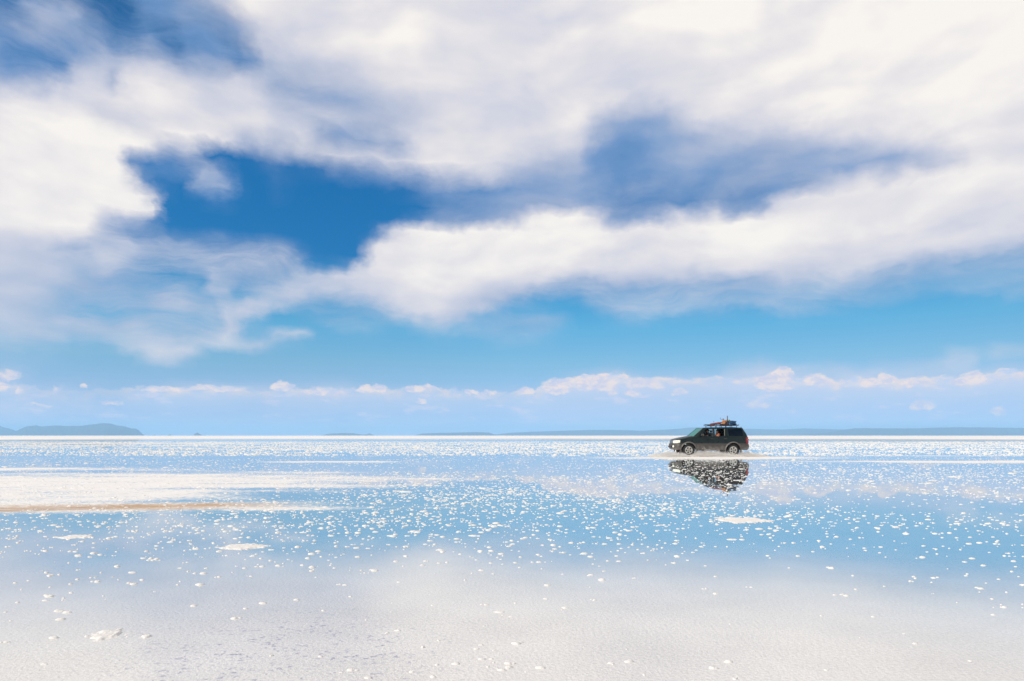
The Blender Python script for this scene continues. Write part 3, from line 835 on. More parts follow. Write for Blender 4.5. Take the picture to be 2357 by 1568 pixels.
M_CHROME = pmat("chrome", (0.65, 0.65, 0.65, 1), 0.15, metal=1.0, var=0.05)

def glass_mat(name, tint, alpha, rough=0.03):
    m, g, out = mat_new(name)
    tr = g.n('ShaderNodeBsdfTransparent'); tr.inputs[0].default_value = tint
    gl = g.n('ShaderNodeBsdfGlossy'); gl.inputs['Roughness'].default_value = rough
    tc = g.n('ShaderNodeTexCoord')
    lw = g.n('ShaderNodeFresnel'); lw.inputs[0].default_value = 1.5
    mx = g.n('ShaderNodeMixShader')
    g.put(mx.inputs[0], g.m('MULTIPLY_ADD', g.noise(tc.outputs['Object'], 6.0), 0.06, g.m('MULTIPLY_ADD', lw.outputs[0], 0.9, alpha)))
    m.node_tree.links.new(tr.outputs[0], mx.inputs[1]); m.node_tree.links.new(gl.outputs[0], mx.inputs[2])
    m.node_tree.links.new(mx.outputs[0], out.inputs[0])
    return m
M_TINT = glass_mat("tinted_glass", (0.03, 0.035, 0.04, 1), 0.0)
M_CLEAR = glass_mat("side_glass", (0.80, 0.86, 0.84, 1), 0.0)
M_WIND = pmat("green_windscreen", (0.008, 0.17, 0.14, 1), 0.35, var=0.5, scale=3, coat=0.0)

XF, XR = -1.425, 1.425
RW = 0.39

def ztop(x):   # shoulder / bonnet edge height at the side
    return float(np.interp(x, [-2.30, -2.26, -2.18, -2.02, -1.6, -1.2, -1.05, -0.7, 2.2, 2.36, 2.42], [0.86, 0.98, 1.03, 1.07, 1.14, 1.20, 1.235, 1.26, 1.27, 1.25, 1.18]))
def crown(x):
    return float(np.interp(x, [-2.3, -2.1, -1.2, -1.0, 2.4], [0.02, 0.055, 0.085, 0.03, 0.0]))
def half(x):
    return float(np.interp(x, [-2.36, -2.33, -2.25, -2.1, -1.85, -1.2, 0, 1.8, 2.2, 2.36, 2.44], [0.42, 0.62, 0.78, 0.88, 0.93, 0.955, 0.965, 0.96, 0.93, 0.88, 0.82]))
def prof(z):
    return float(np.interp(z, [0.3, 0.45, 0.62, 0.82, 0.95, 1.1, 1.28], [0.955, 0.985, 1.0, 1.0, 0.995, 0.985, 0.955]))
RA = 0.485
def zarch(x, zb):
    z = zb
    for xw in (XF, XR):
        d = abs(x - xw)
        if d < RA:
            z = max(z, 0.39 + math.sqrt(RA * RA - d * d))
    return z
def loft(stations, rings, close=True):
    bm = bmesh.new()
    vs = [[bm.verts.new((x, y, z)) for (y, z) in rg] for x, rg in zip(stations, rings)]
    n = len(vs[0])
    for a, b in zip(vs[:-1], vs[1:]):
        for i in range(n if close else n - 1):
            j = (i + 1) % n
            try: bm.faces.new((a[i], a[j], b[j], b[i]))
            except Exception: pass
    if close:
        for e in (vs[0], vs[-1]):
            try: bm.faces.new(e)
            except Exception: pass
    bmesh.ops.remove_doubles(bm, verts=bm.verts, dist=0.0008)
    return bm
def xs_range(a, b, step=0.04):
    extra = []
    for xw in (XF, XR):
        extra += [xw - RA, xw + RA] + [xw + RA * math.cos(k * math.pi / 16) for k in range(1, 16)]
    s = sorted(set([round(v, 4) for v in list(np.arange(a, b, step)) + [b] + extra if a <= v <= b]))
    return s

def make_car(parent):
    # upper painted body, bonnet and wings up to the belt line
    xs = xs_range(-2.30, 2.40)
    rings = []
    for x in xs:
        zt = ztop(x); h = half(x); zb = min(max(0.82, zarch(x, 0.4)), zt - 0.06)
        zs = [zb + (zt - zb) * t for t in (0, .25, .5, .75, 1)]
        side = [(h * prof(z), z) for z in zs]
        top = [(h * 0.90, zt + crown(x) * 0.5 + 0.012), (h * 0.55, zt + crown(x) + 0.012), (0.0, zt + crown(x) * 1.15 + 0.012)]
        right = [(0.0, zb - 0.01)] + side + top
        left = [(-y, z) for (y, z) in reversed(right[1:-1])]
        rings.append(right + left)
    body = from_bm("body", loft(xs, rings), M_BODY, parent, smooth=True, angle=50)
    # lower cladding in the paler second colour
    xs = xs_range(-2.18, 2.36)
    rings = []
    for x in xs:
        h = half(x) + 0.006
        zb = min(zarch(x, 0.40), 0.818)
        zs = [zb + (0.818 - zb) * t for t in (0, .3, .65, 1)]
        side = [(h * prof(z), z) for z in zs]
        right = [(0.0, zb + 0.0)] + [(0.55, zb)] + side + [(0.0, 0.8185)]
        left = [(-y, z) for (y, z) in reversed(right[1:-1])]
        rings.append(right + left)
    from_bm("lower_cladding", loft(xs, rings), M_LOW, parent, smooth=True, angle=50)
    # bumpers
    def bumper(name, x0, x1, z0, z1, bulge):
        sgn = -1 if x0 < 0 else 1
        st = np.linspace(-1, 1, 25)
        bm = bmesh.new(); prev = None
        for t in st:
            y = 0.965 * t
            xo = x0 + sgn * (-bulge * abs(t) ** 3.2)
            ring = [(x1, z0 + .03), (x1, z1), (xo - sgn * 0.05, z1 + 0.012), (xo, z1 - 0.05), (xo, (z0 + z1) / 2), (xo - sgn * 0.04, z0 + 0.02), (xo - sgn * 0.12, z0)]
            cur = [bm.verts.new((a, y, b)) for a, b in ring]
            if prev:
                for i in range(len(cur)):
                    j = (i + 1) % len(cur)
                    bm.faces.new((prev[i], prev[j], cur[j], cur[i]))
            else:
                bm.faces.new(cur)
            prev = cur
        bm.faces.new(prev)
        return from_bm(name, bm, M_LOW, parent, smooth=True, angle=45)
    fb = bumper("front_bumper", -2.42, -1.93, 0.44, 0.80, 0.36)
    rb = bumper("rear_bumper", 2.52, 2.0, 0.44, 0.78, 0.10)
    # fog lamps and a dark air slot in the front bumper
    for s in (-1, 1):
        bm = bmesh.new(); bmesh.ops.create_cone(bm, cap_ends=True, segments=16, radius1=0.075, radius2=0.06, depth=0.04)
        bmesh.ops.rotate(bm, verts=bm.verts, matrix=Matrix.Rotation(R(90), 3, 'Y') @ Matrix.Rotation(R(0), 3, 'X'))
        bmesh.ops.rotate(bm, verts=bm.verts, matrix=Matrix.Rotation(R(28 * s * -1), 3, 'Z'))
        bmesh.ops.translate(bm, verts=bm.verts, vec=(-2.345, s * 0.66, 0.63))
        from_bm("fog_lamp", bm, M_LAMP, fb, smooth=True)
    bm = box_bm(-2.431, -2.38, -0.42, 0.42, 0.54, 0.66)
    from_bm("air_slot", bm, M_BLACK, fb, bevel=0.008)
    # grille between the headlamps
    gr = from_bm("grille", box_bm(-2.325, -2.24, -0.46, 0.46, 0.84, 1.0), M_BLACK, parent, bevel=0.015)
    bm = bmesh.new()
    for k in range(4):
        add_box(bm, -2.345, -2.325, -0.44, 0.44, 0.855 + k * 0.04, 0.870 + k * 0.04)
    from_bm("grille_bars", bm, M_CHROME, gr)
    for s in (-1, 1):
        # headlamp wraps round the wing
        pts = [(-2.335, 0.48), (-2.325, 0.62), (-2.27, 0.76), (-2.16, 0.868), (-1.99, 0.922)]
        bm = bmesh.new(); prev = None
        for i, (x, y) in enumerate(pts):
            zt_ = [1.0, 1.005, 1.01, 1.025, 1.035][i]; zb_ = [0.835, 0.832, 0.83, 0.835, 0.87][i]
            inn = 0.12
            cur = [bm.verts.new(p) for p in ((x, s * y, zb_), (x - 0.004, s * (y + 0.008), (zb_ + zt_) / 2), (x + 0.012, s * y, zt_), (x + inn, s * (y - inn), zt_), (x + inn, s * (y - inn), zb_))]
            if prev:
                for a in range(5):
                    b = (a + 1) % 5
                    bm.faces.new((prev[a], prev[b], cur[b], cur[a]))
            else: bm.faces.new(cur)
            prev = cur
        bm.faces.new(prev)
        from_bm("headlight", bm, M_LAMP, parent, smooth=True)
        # tail lamp on the rear corner
        bm = bmesh.new(); prev = None
        for (z, x, w) in ((0.80, 2.425, .06), (0.95, 2.425, .08), (1.08, 2.415, .08), (1.22, 2.385, .06)):
            cur = [bm.verts.new(p) for p in ((x, s * 0.70, z), (x, s * 0.855, z), (x - 0.03, s * 0.905, z), (x - 0.03 - w * 2, s * 0.925, z), (x - 0.03 - w * 2, s * 0.86, z), (x - 0.12, s * 0.70, z))]
            if prev:
                for a in range(6):
                    b = (a + 1) % 6
                    bm.faces.new((prev[a], prev[b], cur[b], cur[a]))
            else: bm.faces.new(cur)
            prev = cur
        bm.faces.new(prev)
        tl = from_bm("tail_light", bm, M_RED, parent, smooth=True)
        bm = box_bm(2.325, 2.432, 0.76 * s, 0.915 * s, 1.03, 1.10)
        from_bm("indicator", bm, M_AMBER, tl, bevel=0.01)
    # wheel arch flares
    for xw in (XF, XR):
        for s in (-1, 1):
            bm = bmesh.new(); prev = None
            for k in range(29):
                a = R(-14) + k / 28 * R(208)
                cs, sn = math.cos(a), math.sin(a)
                x = xw + (RA) * cs; z = 0.39 + RA * sn
                y0 = half(x) * prof(max(z, .35))
                w = 0.055
                o = lambda r, yy: bm.verts.new((xw + (RA + r) * cs, s * yy, 0.39 + (RA + r) * sn))
                cur = [o(-0.02, y0 - 0.05), o(-0.015, y0 + 0.035), o(0.012, y0 + 0.045), o(w, y0 + 0.012), o(w + .01, y0 - 0.04)]
                if prev:
                    for i in range(5):
                        j = (i + 1) % 5
                        bm.faces.new((prev[i], prev[j], cur[j], cur[i]))
                else: bm.faces.new(cur)
                prev = cur
            bm.faces.new(prev)
            from_bm("wheel_arch", bm, M_FLARE, parent, smooth=True)
    # running board / sill
    for s in (-1, 1):
        from_bm("running_board", box_bm(-0.88, 0.92, s * 0.80, s * 0.99, 0.355, 0.40), M_BLACK, parent, bevel=0.012)
    # chassis underneath
    bm = bmesh.new()
    add_box(bm, -2.0, 2.1, -0.45, 0.45, 0.42, 0.50); add_box(bm, XF - .06, XF + .06, -0.7, 0.7, 0.33, 0.45); add_box(bm, XR - .07, XR + .07, -0.7, 0.7, 0.32, 0.46)
    add_box(bm, 0.4, 1.0, -0.75, -0.35, 0.30, 0.42)
    from_bm("chassis", bm, M_BLACK, parent, bevel=0.01)
    for s in (-1, 1):
        from_bm("mud_flap", box_bm(1.93, 1.945, s * 0.66, s * 0.95, 0.20, 0.48), M_BLACK, parent)
    # wheels
    def wheel(x, y, s, spin):
        w = bpy.data.objects.new("wheel", None); col.objects.link(w); w.parent = parent
        w.location = (x, y, RW - 0.005); w.rotation_euler = (0, spin, 0)
        w.empty_display_size = 0.3
        pr = [(0.235, -0.125), (0.30, -0.135), (0.355, -0.125), (0.385, -0.10), (0.392, -0.05), (0.392, 0.05), (0.385, 0.10), (0.355, 0.125), (0.30, 0.135), (0.235, 0.125)]
        bm = bmesh.new(); N = 48; prev = None; first = None
        for k in range(N):
            a = k * math.tau / N
            tr = 0.006 if k % 2 else -0.004
            cur = [bm.verts.new(((r + (tr if r > .38 else 0)) * math.cos(a), yy, (r + (tr if r > .38 else 0)) * math.sin(a))) for r, yy in pr]
            if prev:
                for i in range(len(pr)):
                    j = (i + 1) % len(pr); bm.faces.new((prev[i], prev[j], cur[j], cur[i]))
            else: first = cur
            prev = cur
        for i in range(len(pr)):
            j = (i + 1) % len(pr); bm.faces.new((prev[i], prev[j], first[j], first[i]))
        from_bm("tyre", bm, M_TYRE, w, smooth=True, angle=60)
        # rim: outer ring, hub and five broad spokes
        bm = bmesh.new()
        def annulus(r0, r1, y0, y1, N=48):
            ri = []
            for k in range(N):
                a = k * math.tau / N; c, q = math.cos(a), math.sin(a)
                ri.append([bm.verts.new((r * c, yy, r * q)) for r, yy in ((r0, y0), (r1, y0), (r1, y1), (r0, y1))])
            for k in range(N):
                a, b = ri[k], ri[(k + 1) % N]
                for i in range(4):
                    j = (i + 1) % 4; bm.faces.new((a[i], a[j], b[j], b[i]))
        annulus(0.195, 0.242, s * 0.128, s * 0.0)
        annulus(0.02, 0.062, s * 0.112, s * 0.03)
        for k in range(5):
            a = k * math.tau / 5 + 0.3
            d = Vector((math.cos(a), 0, math.sin(a))); t = Vector((-math.sin(a), 0, math.cos(a)))
            q = []
            for yy in (s * 0.112, s * 0.05):
                for (r, wd) in ((0.05, 0.028), (0.13, 0.034), (0.205, 0.052)):
                    yo = yy + s * (0.0 if r < .1 else 0.008)
                    q.append((bm.verts.new(d * r - t * wd + Vector((0, yo, 0))), bm.verts.new(d * r + t * wd + Vector((0, yo, 0)))))
            for b in (0, 3):
                for i in (0, 1):
                    bm.faces.new((q[b + i][0], q[b + i][1], q[b + i + 1][1], q[b + i + 1][0]))
            for i in (0, 1):
                for e in (0, 1):
                    bm.faces.new((q[i][e], q[i + 1][e], q[3 + i + 1][e], q[3 + i][e]))
        from_bm("rim", bm, M_ALLOY, w, smooth=True, angle=35)
        bm = bmesh.new(); bmesh.ops.create_cone(bm, cap_ends=True, segments=24, radius1=0.195, radius2=0.195, depth=0.05)
        bmesh.ops.rotate(bm, verts=bm.verts, matrix=Matrix.Rotation(R(90), 3, 'X'))
        bmesh.ops.translate(bm, verts=bm.verts, vec=(0, s * 0.02, 0))
        from_bm("brake_disc", bm, M_BLACK, w)
        bm = bmesh.new(); bmesh.ops.create_cone(bm, cap_ends=True, segments=20, radius1=0.034, radius2=0.028, depth=0.03)
        bmesh.ops.rotate(bm, verts=bm.verts, matrix=Matrix.Rotation(R(90), 3, 'X'))
        bmesh.ops.translate(bm, verts=bm.verts, vec=(0, s * 0.118, 0))
        from_bm("hub_cap", bm, M_BLACK, w)
    for (x, sp) in ((XF, 0.2), (XR, 0.9)):
        wheel(x, -0.80, -1, sp); wheel(x, 0.80, 1, sp + .4)
    # greenhouse: side frames with open windows
    def yz(z, s, off=0.0):   # tumblehome
        return s * (np.interp(z, [1.25, 1.80], [0.905, 0.775]) + off)
    def side_poly(name, pts, s, mat, t=0.035, off=0.0, par=None):
        bm = bmesh.new()
        a = [bm.verts.new((x, yz(z, s, off), z)) for x, z in pts]
        b = [bm.verts.new((x, yz(z, s, off - t), z)) for x, z in pts]
        bm.faces.new(a); bm.faces.new(list(reversed(b)))
        bm.normal_update()
        n = len(pts)
        for i in range(n):
            j = (i + 1) % n; bm.faces.new((a[i], a[j], b[j], b[i]))
        bmesh.ops.triangulate(bm, faces=[f for f in bm.faces if len(f.verts) > 4])
        return from_bm(name, bm, mat, par or parent)
    for s in (-1, 1):
        side_poly("front_pillar", [(-0.86, 1.255), (-0.60, 1.255), (-0.62, 1.30), (-0.32, 1.70), (-0.20, 1.755), (-0.18, 1.80), (-0.44, 1.80), (-0.52, 1.74)], s, M_BODY)
        side_poly("centre_pillar", [(0.14, 1.255), (0.27, 1.255), (0.25, 1.76), (0.13, 1.76)], s, M_BLACK)
        side_poly("roof_rail", [(-0.30, 1.757), (2.02, 1.757), (1.99, 1.815), (-0.27, 1.815)], s, M_BODY, off=0.003)
        side_poly("rear_door_pillar", [(0.86, 1.255), (1.14, 1.255), (1.12, 1.757), (0.90, 1.757)], s, M_BODY)
        tr = side_poly("window_trim", [(0.865, 1.30), (0.885, 1.30), (0.905, 1.74), (0.885, 1.74)], s, M_TRIM, t=0.01, off=0.008)
        side_poly("rear_pillar", [(1.14, 1.255), (2.34, 1.255), (2.24, 1.50), (2.06, 1.757), (1.96, 1.757), (2.04, 1.66), (2.07, 1.33), (2.02, 1.295), (1.14, 1.295)], s, M_BODY)
        side_poly("quarter_window", [(1.14, 1.295), (2.02, 1.295), (2.075, 1.33), (2.045, 1.66), (1.97, 1.757), (1.12, 1.757)], s, M_TINT, t=0.008, off=-0.008)
        side_poly("belt_moulding", [(-0.60, 1.250), (2.30, 1.250), (2.30, 1.268), (-0.60, 1.268)], s, M_BLACK, t=0.02, off=0.014)
    side_poly("side_window", [(-0.60, 1.26), (0.14, 1.26), (0.13, 1.757), (-0.20, 1.757)], 1, M_CLEAR, t=0.006, off=-0.012)
    side_poly("side_window", [(0.27, 1.26), (0.86, 1.26), (0.90, 1.757), (0.25, 1.757)], 1, M_CLEAR, t=0.006, off=-0.012)
    # doors: skins proud of the body with a dark gap
    def door(name, pts, s):
        def yy(x, z): return s * (half(x) * prof(z) + 0.006)
        bm = bmesh.new()
        zs = [0.44, 0.60, 0.82, 1.0, 1.12, 1.245]
        rows = []
        for z in zs:
            x0 = np.interp(z, [p[0] for p in pts], [p[1] for p in pts]); x1 = np.interp(z, [p[0] for p in pts], [p[2] for p in pts])
            rows.append([(x0 + (x1 - x0) * k / 8, z) for k in range(9)])
        a = [[bm.verts.new((x, yy(x, z), z)) for x, z in r] for r in rows]
        b = [[bm.verts.new((x, yy(x, z) - s * 0.012, z)) for x, z in r] for r in rows]
        for i in range(len(rows) - 1):
            for k in range(8):
                bm.faces.new((a[i][k], a[i][k + 1], a[i + 1][k + 1], a[i + 1][k]))
        loop = [(0, k) for k in range(9)] + [(i, 8) for i in range(1, len(rows))] + [(len(rows) - 1, k) for k in range(7, -1, -1)] + [(i, 0) for i in range(len(rows) - 2, 0, -1)]
        for u, v in zip(loop, loop[1:] + loop[:1]):
            bm.faces.new((a[u[0]][u[1]], a[v[0]][v[1]], b[v[0]][v[1]], b[u[0]][u[1]]))
        bm2 = bm.copy()
        # two tone: lower strip belongs to a child panel
        up = [f for f in bm.faces if f.calc_center_median().z < 0.82]
        bmesh.ops.delete(bm, geom=up, context='FACES')
        lo = [f for f in bm2.faces if f.calc_center_median().z > 0.82]
        bmesh.ops.delete(bm2, geom=lo, context='FACES')
        d = from_bm(name, bm, M_BODY, parent, smooth=True)
        from_bm("lower_panel", bm2, M_LOW, d, smooth=True)
        return d
    for s in (-1, 1):
        d1 = door("front_door", [(0.40, -0.86, 0.19), (0.8, -0.88, 0.195), (1.25, -0.84, 0.20)], s)
        d2 = door("rear_door", [(0.40, 0.215, 0.86), (0.62, 0.215, 0.88), (0.95, 0.22, 1.06), (1.25, 0.22, 1.10)], s)
        for d, x in ((d1, 0.0), (d2, 0.86)):
            from_bm("handle", box_bm(x - 0.02, x + 0.15, s * 0.955, s * 0.985, 1.10, 1.135), M_LOW, d, bevel=0.01)
    # wing mirrors
    for s in (-1, 1):
        bm = bmesh.new(); bmesh.ops.create_icosphere(bm, subdivisions=2, radius=1)
        bmesh.ops.scale(bm, verts=bm.verts, vec=(0.07, 0.11, 0.095)); bmesh.ops.translate(bm, verts=bm.verts, vec=(-0.62, s * 1.06, 1.345))
        add_box(bm, -0.64, -0.60, s * 0.90, s * 1.0, 1.27, 1.31)
        mr = from_bm("wing_mirror", bm, M_BLACK, parent, smooth=True)
        bm = bmesh.new(); add_box(bm, -0.556, -0.548, s * 0.98, s * 1.14, 1.28, 1.42)
        from_bm("mirror_glass", bm, M_TRIM, mr)
    # roof
    xs = [-0.50, -0.44, -0.3, 0, 0.8, 1.6, 1.95, 2.06]
    rings = []
    for x in xs:
        zr = float(np.interp(x, [-0.5, -0.44, -0.25, 0.3, 1.6, 1.95, 2.06], [1.795, 1.812, 1.84, 1.865, 1.87, 1.85, 1.82])); e = 1.80 if x > -.45 else 1.775
        if x > 2: e = 1.79
        right = [(0, e - 0.02), (0.74, e - 0.02), (0.778, e), (0.765, e + 0.022), (0.62, zr - 0.012), (0.3, zr), (0, zr + 0.004)]
        rings.append(right + [(-y, z) for y, z in reversed(right[1:-1])])
    from_bm("roof", loft(xs, rings), M_BODY, parent, smooth=True, angle=50)
    # windscreen and tailgate
    def slab(name, quad, mat, t):
        bm = bmesh.new()
        n = (Vector(quad[1]) - Vector(quad[0])).cross(Vector(quad[3]) - Vector(quad[0])).normalized()
        a = [bm.verts.new(q) for q in quad]; b = [bm.verts.new(Vector(q) - n * t) for q in quad]
        bm.faces.new(a); bm.faces.new(b[::-1])
        for i in range(4):
            j = (i + 1) % 4; bm.faces.new((a[i], b[i], b[j], a[j]))
        return from_bm(name, bm, mat, parent)
    slab("windscreen", [(-1.08, -0.80, 1.27), (-1.08, 0.80, 1.27), (-0.475, 0.66, 1.79), (-0.475, -0.66, 1.79)], M_WIND, 0.01)
    for s in (-1, 1):
        slab("windscreen_frame", [(-1.10, s * 0.80, 1.262), (-0.84, s * 0.905, 1.255), (-0.46, s * 0.775, 1.80), (-0.485, s * 0.66, 1.795)], M_BODY, 0.03)
    slab("tailgate_window", [(2.325, -0.80, 1.30), (2.325, 0.80, 1.30), (2.07, 0.68, 1.77), (2.07, -0.68, 1.77)], M_TINT, 0.01)
    for s in (-1, 1):
        slab("tailgate_frame", [(2.345, s * 0.905, 1.25), (2.345, s * 0.795, 1.25), (2.065, s * 0.67, 1.80), (2.06, s * 0.775, 1.80)], M_BODY, 0.03)
    for k in range(2):
        bm = bmesh.new(); add_box(bm, -1.16, -1.13, [-0.6, 0.05][k], [-0.05, 0.6][k], 1.285, 1.30)
        from_bm("wiper", bm, M_BLACK, parent)
    # interior: seats, dash, wheel
    for (x, y) in ((-0.10, -0.38), (-0.10, 0.38), (0.80, -0.40), (0.80, 0.40)):
        bm = bmesh.new()
        add_box(bm, x - 0.25, x + 0.25, y - 0.24, y + 0.24, 1.275, 1.30)
        add_box(bm, x + 0.18, x + 0.30, y - 0.23, y + 0.23, 1.30, 1.50)
        add_box(bm, x + 0.22, x + 0.30, y - 0.12, y + 0.12, 1.53, 1.66)
        add_box(bm, x + 0.25, x + 0.27, y - 0.02, y + 0.02, 1.49, 1.55)
        from_bm("seat", bm, M_SEAT, parent, bevel=0.02, smooth=True)
    bm = bmesh.new(); add_box(bm, -1.0, -0.72, -0.75, 0.75, 1.27, 1.33)
    from_bm("dashboard", bm, M_SEAT, parent, bevel=0.02)
    bm = bmesh.new(); torus(bm, 0.17, 0.016, 24, 8)
    bmesh.ops.rotate(bm, verts=bm.verts, matrix=Matrix.Rotation(R(62), 3, 'Y')); bmesh.ops.translate(bm, verts=bm.verts, vec=(-0.62, -0.38, 1.37))
    from_bm("steering_wheel", bm, M_BLACK, parent, smooth=True)

def add_box(bm, x0, x1, y0, y1, z0, z1):
    if y0 > y1: y0, y1 = y1, y0
    v = [bm.verts.new((x, y, z)) for x in (x0, x1) for y in (y0, y1) for z in (z0, z1)]
    for f in ((0, 1, 3, 2), (4, 6, 7, 5), (0, 4, 5, 1), (2, 3, 7, 6), (0, 2, 6, 4), (1, 5, 7, 3)):
        bm.faces.new([v[i] for i in f])
def box_bm(*a):
    bm = bmesh.new(); add_box(bm, *a); return bm
def torus(bm, r0, r1, n, m):
    rs = [[bm.verts.new(((r0 + r1 * math.cos(j * math.tau / m)) * math.cos(i * math.tau / n), (r0 + r1 * math.cos(j * math.tau / m)) * math.sin(i * math.tau / n), r1 * math.sin(j * math.tau / m))) for j in range(m)] for i in range(n)]
    for i in range(n):
        for j in range(m):
            bm.faces.new((rs[i][j], rs[(i + 1) % n][j], rs[(i + 1) % n][(j + 1) % m], rs[i][(j + 1) % m]))
def tube(bm, pts, r, n=8):
    pts = [Vector(p) for p in pts]; prev = None
    for i, p in enumerate(pts):
        d = (pts[min(i + 1, len(pts) - 1)] - pts[max(i - 1, 0)]).normalized()
        u = d.orthogonal().normalized() if i == 0 else (u0 - d * u0.dot(d)).normalized()
        u0 = u; v = d.cross(u)
        rr = r[i] if isinstance(r, (list, tuple)) else r
        cur = [bm.verts.new(p + (u * math.cos(a) + v * math.sin(a)) * rr) for a in [k * math.tau / n for k in range(n)]]
        if prev:
            for k in range(n):
                bm.faces.new((prev[k], prev[(k + 1) % n], cur[(k + 1) % n], cur[k]))
        else: bm.faces.new(cur[::-1])
        prev = cur
    bm.faces.new(prev)

CARX, CARY = 12.74, 44.62
car = bpy.data.objects.new("four_wheel_drive_car", None)
col.objects.link(car); car.location = (CARX, CARY, 0)
car.empty_display_size = 0.5
tag(car, "dark green off-road car with taupe lower body, driving left through shallow water", "car")
make_car(car)

# roof rack, bolted to the car: a part of it
bm = bmesh.new()
ZR = 1.965
for s in (-1, 1):
    tube(bm, [(0.02, s * 0.62, ZR), (1.84, s * 0.62, ZR)], 0.018)
    tube(bm, [(-0.02, s * 0.62, ZR + 0.06), (0.05, s * 0.62, ZR + 0.09), (1.2, s * 0.62, ZR + 0.085)], 0.013)
    for x in (0.12, 0.42, 0.75, 1.05, 1.42, 1.72):
        tube(bm, [(x, s * 0.66, 1.80), (x, s * 0.64, ZR)], 0.020)
    for x in (0.05, 0.45, 0.8, 1.2):
        tube(bm, [(x, s * 0.62, ZR), (x, s * 0.62, ZR + 0.09)], 0.010)
    tube(bm, [(1.84, s * 0.62, ZR), (1.88, s * 0.62, ZR + 0.05)], 0.016)
for x in np.linspace(0.02, 1.84, 11):
    tube(bm, [(x, -0.62, ZR), (x, 0.62, ZR)], 0.013)
for x, z in ((-0.02, ZR + 0.06), (1.88, ZR + 0.05), (-0.05, ZR)):
    tube(bm, [(x, -0.62, z), (x, 0.62, z)], 0.014)
rack = from_bm("roof_rack", bm, M_RACK, car, smooth=True)
bm = bmesh.new(); tube(bm, [(2.02, -0.6, 1.83), (2.04, -0.6, 1.88)], 0.025)
from_bm("roof_light", bm, M_RACK, car, smooth=True)

# ---- things tied on the rack (each its own)
def lump(name, loc, size, mat, seed, label, cat, rot=(0, 0, 0), sub=4, amp=0.25):
    bm = bmesh.new(); bmesh.ops.create_cube(bm, size=2)
    bmesh.ops.subdivide_edges(bm, edges=bm.edges, cuts=7, use_grid_fill=True)
    r_ = np.random.default_rng(seed)
    ph = r_.random(9) * 6
    for v in bm.verts:
        p = v.co.copy()
        q = p.normalized() * 1.25
        p = p * 0.55 + q * 0.45
        k = 1 + amp * 0.3 * (math.sin(p.x * 4 + ph[0]) * math.sin(p.y * 5 + ph[1]) + math.sin(p.z * 6 + ph[2] + p.x * 3) + 0.6 * math.sin(p.x * 11 + p.z * 7 + ph[3]))
        p = p * k
        v.co = Vector((p.x * size[0], p.y * size[1], max(p.z, -0.9) * size[2]))
    o = from_bm(name, bm, mat, None, smooth=True, angle=80)
    o.location = (CARX + loc[0], CARY + loc[1], loc[2]); o.rotation_euler = rot
    tag(o, label, cat)
    return o
M_TARP = pmat("blue_tarpaulin", (0.006, 0.045, 0.11, 1), 0.45, var=0.5, scale=9, bump=0.4)
M_REDC = pmat("red_canvas", (0.20, 0.025, 0.018, 1), 0.7, var=0.5, scale=7, bump=0.4)
M_ORNG = pmat("orange_canvas", (0.50, 0.24, 0.10, 1), 0.7, var=0.3, scale=9, bump=0.3)
M_WOOD = pmat("red_brown_wood", (0.10, 0.028, 0.018, 1), 0.6, var=0.4, scale=9)
M_YEL = pmat("yellow_green_cloth", (0.38, 0.42, 0.12, 1), 0.7, var=0.4, scale=9)
ZL = ZR + 0.014
lump("tarpaulin_bundle", (1.50, -0.12, ZL + 0.13), (0.25, 0.42, 0.155), M_TARP, 1, "dark blue tarpaulin bundle on the rear of the roof rack", "bundle")
lump("canvas_bag", (0.96, -0.20, ZL + 0.05), (0.11, 0.30, 0.055), M_WOOD, 5, "low dark bag on the roof rack in front of the wooden post", "bag")
lump("kit_bag", (0.50, -0.22, ZL + 0.10), (0.30, 0.16, 0.07), M_REDC, 2, "long dark red kit bag lying towards the front of the roof rack", "bag", rot=(0, R(-9), R(6)))
lump("orange_sack", (1.10, 0.02, ZL + 0.17), (0.08, 0.22, 0.18), M_ORNG, 3, "upright orange sack leaning beside the wooden post on the rack", "sack", rot=(0, R(14), 0))
lump("folded_cloth", (1.36, -0.02, ZL + 0.335), (0.09, 0.20, 0.045), M_YEL, 4, "small yellow-green cloth on top of the load between post and blue bundle", "cloth")
def prop_tube(name, pts, r, mat, label, cat, extra=()):
    bm = bmesh.new(); tube(bm, pts, r)
    for e in extra: tube(bm, e[0], e[1])
    o = from_bm(name, bm, mat, None, smooth=True)
    o.location = (CARX, CARY, 0)
    tag(o, label, cat)
    return o
prop_tube("wooden_post", [(1.19, -0.45, ZL), (1.20, -0.45, 2.30), (1.20, -0.44, 2.60)], [0.034, 0.03, 0.024], M_WOOD, "upright reddish-brown wooden post, the tallest thing on the roof rack", "post")
prop_tube("red_pole", [(0.12, -0.50, ZL + 0.015), (0.55, -0.50, ZL + 0.10), (1.15, -0.51, ZL + 0.31)], [0.022, 0.024, 0.02], pmat("orange_red_pole", (0.30, 0.06, 0.03, 1), 0.5, var=0.3), "orange-red pole slanting up from the rack front to the post", "pole")
prop_tube("shovel", [(0.20, 0.10, ZL + 0.015), (0.70, 0.14, ZL + 0.19), (1.0, 0.10, ZL + 0.22)], 0.016, M_RACK, "thin dark shovel lying across the kit bag on the rack", "shovel",
          extra=[([(0.20, 0.10, ZL + 0.015), (0.06, 0.09, ZL + 0.02)], [0.02, 0.06]), ([(0.47, 0.0, ZL + 0.19), (0.42, -0.02, ZL + 0.30)], 0.010)])
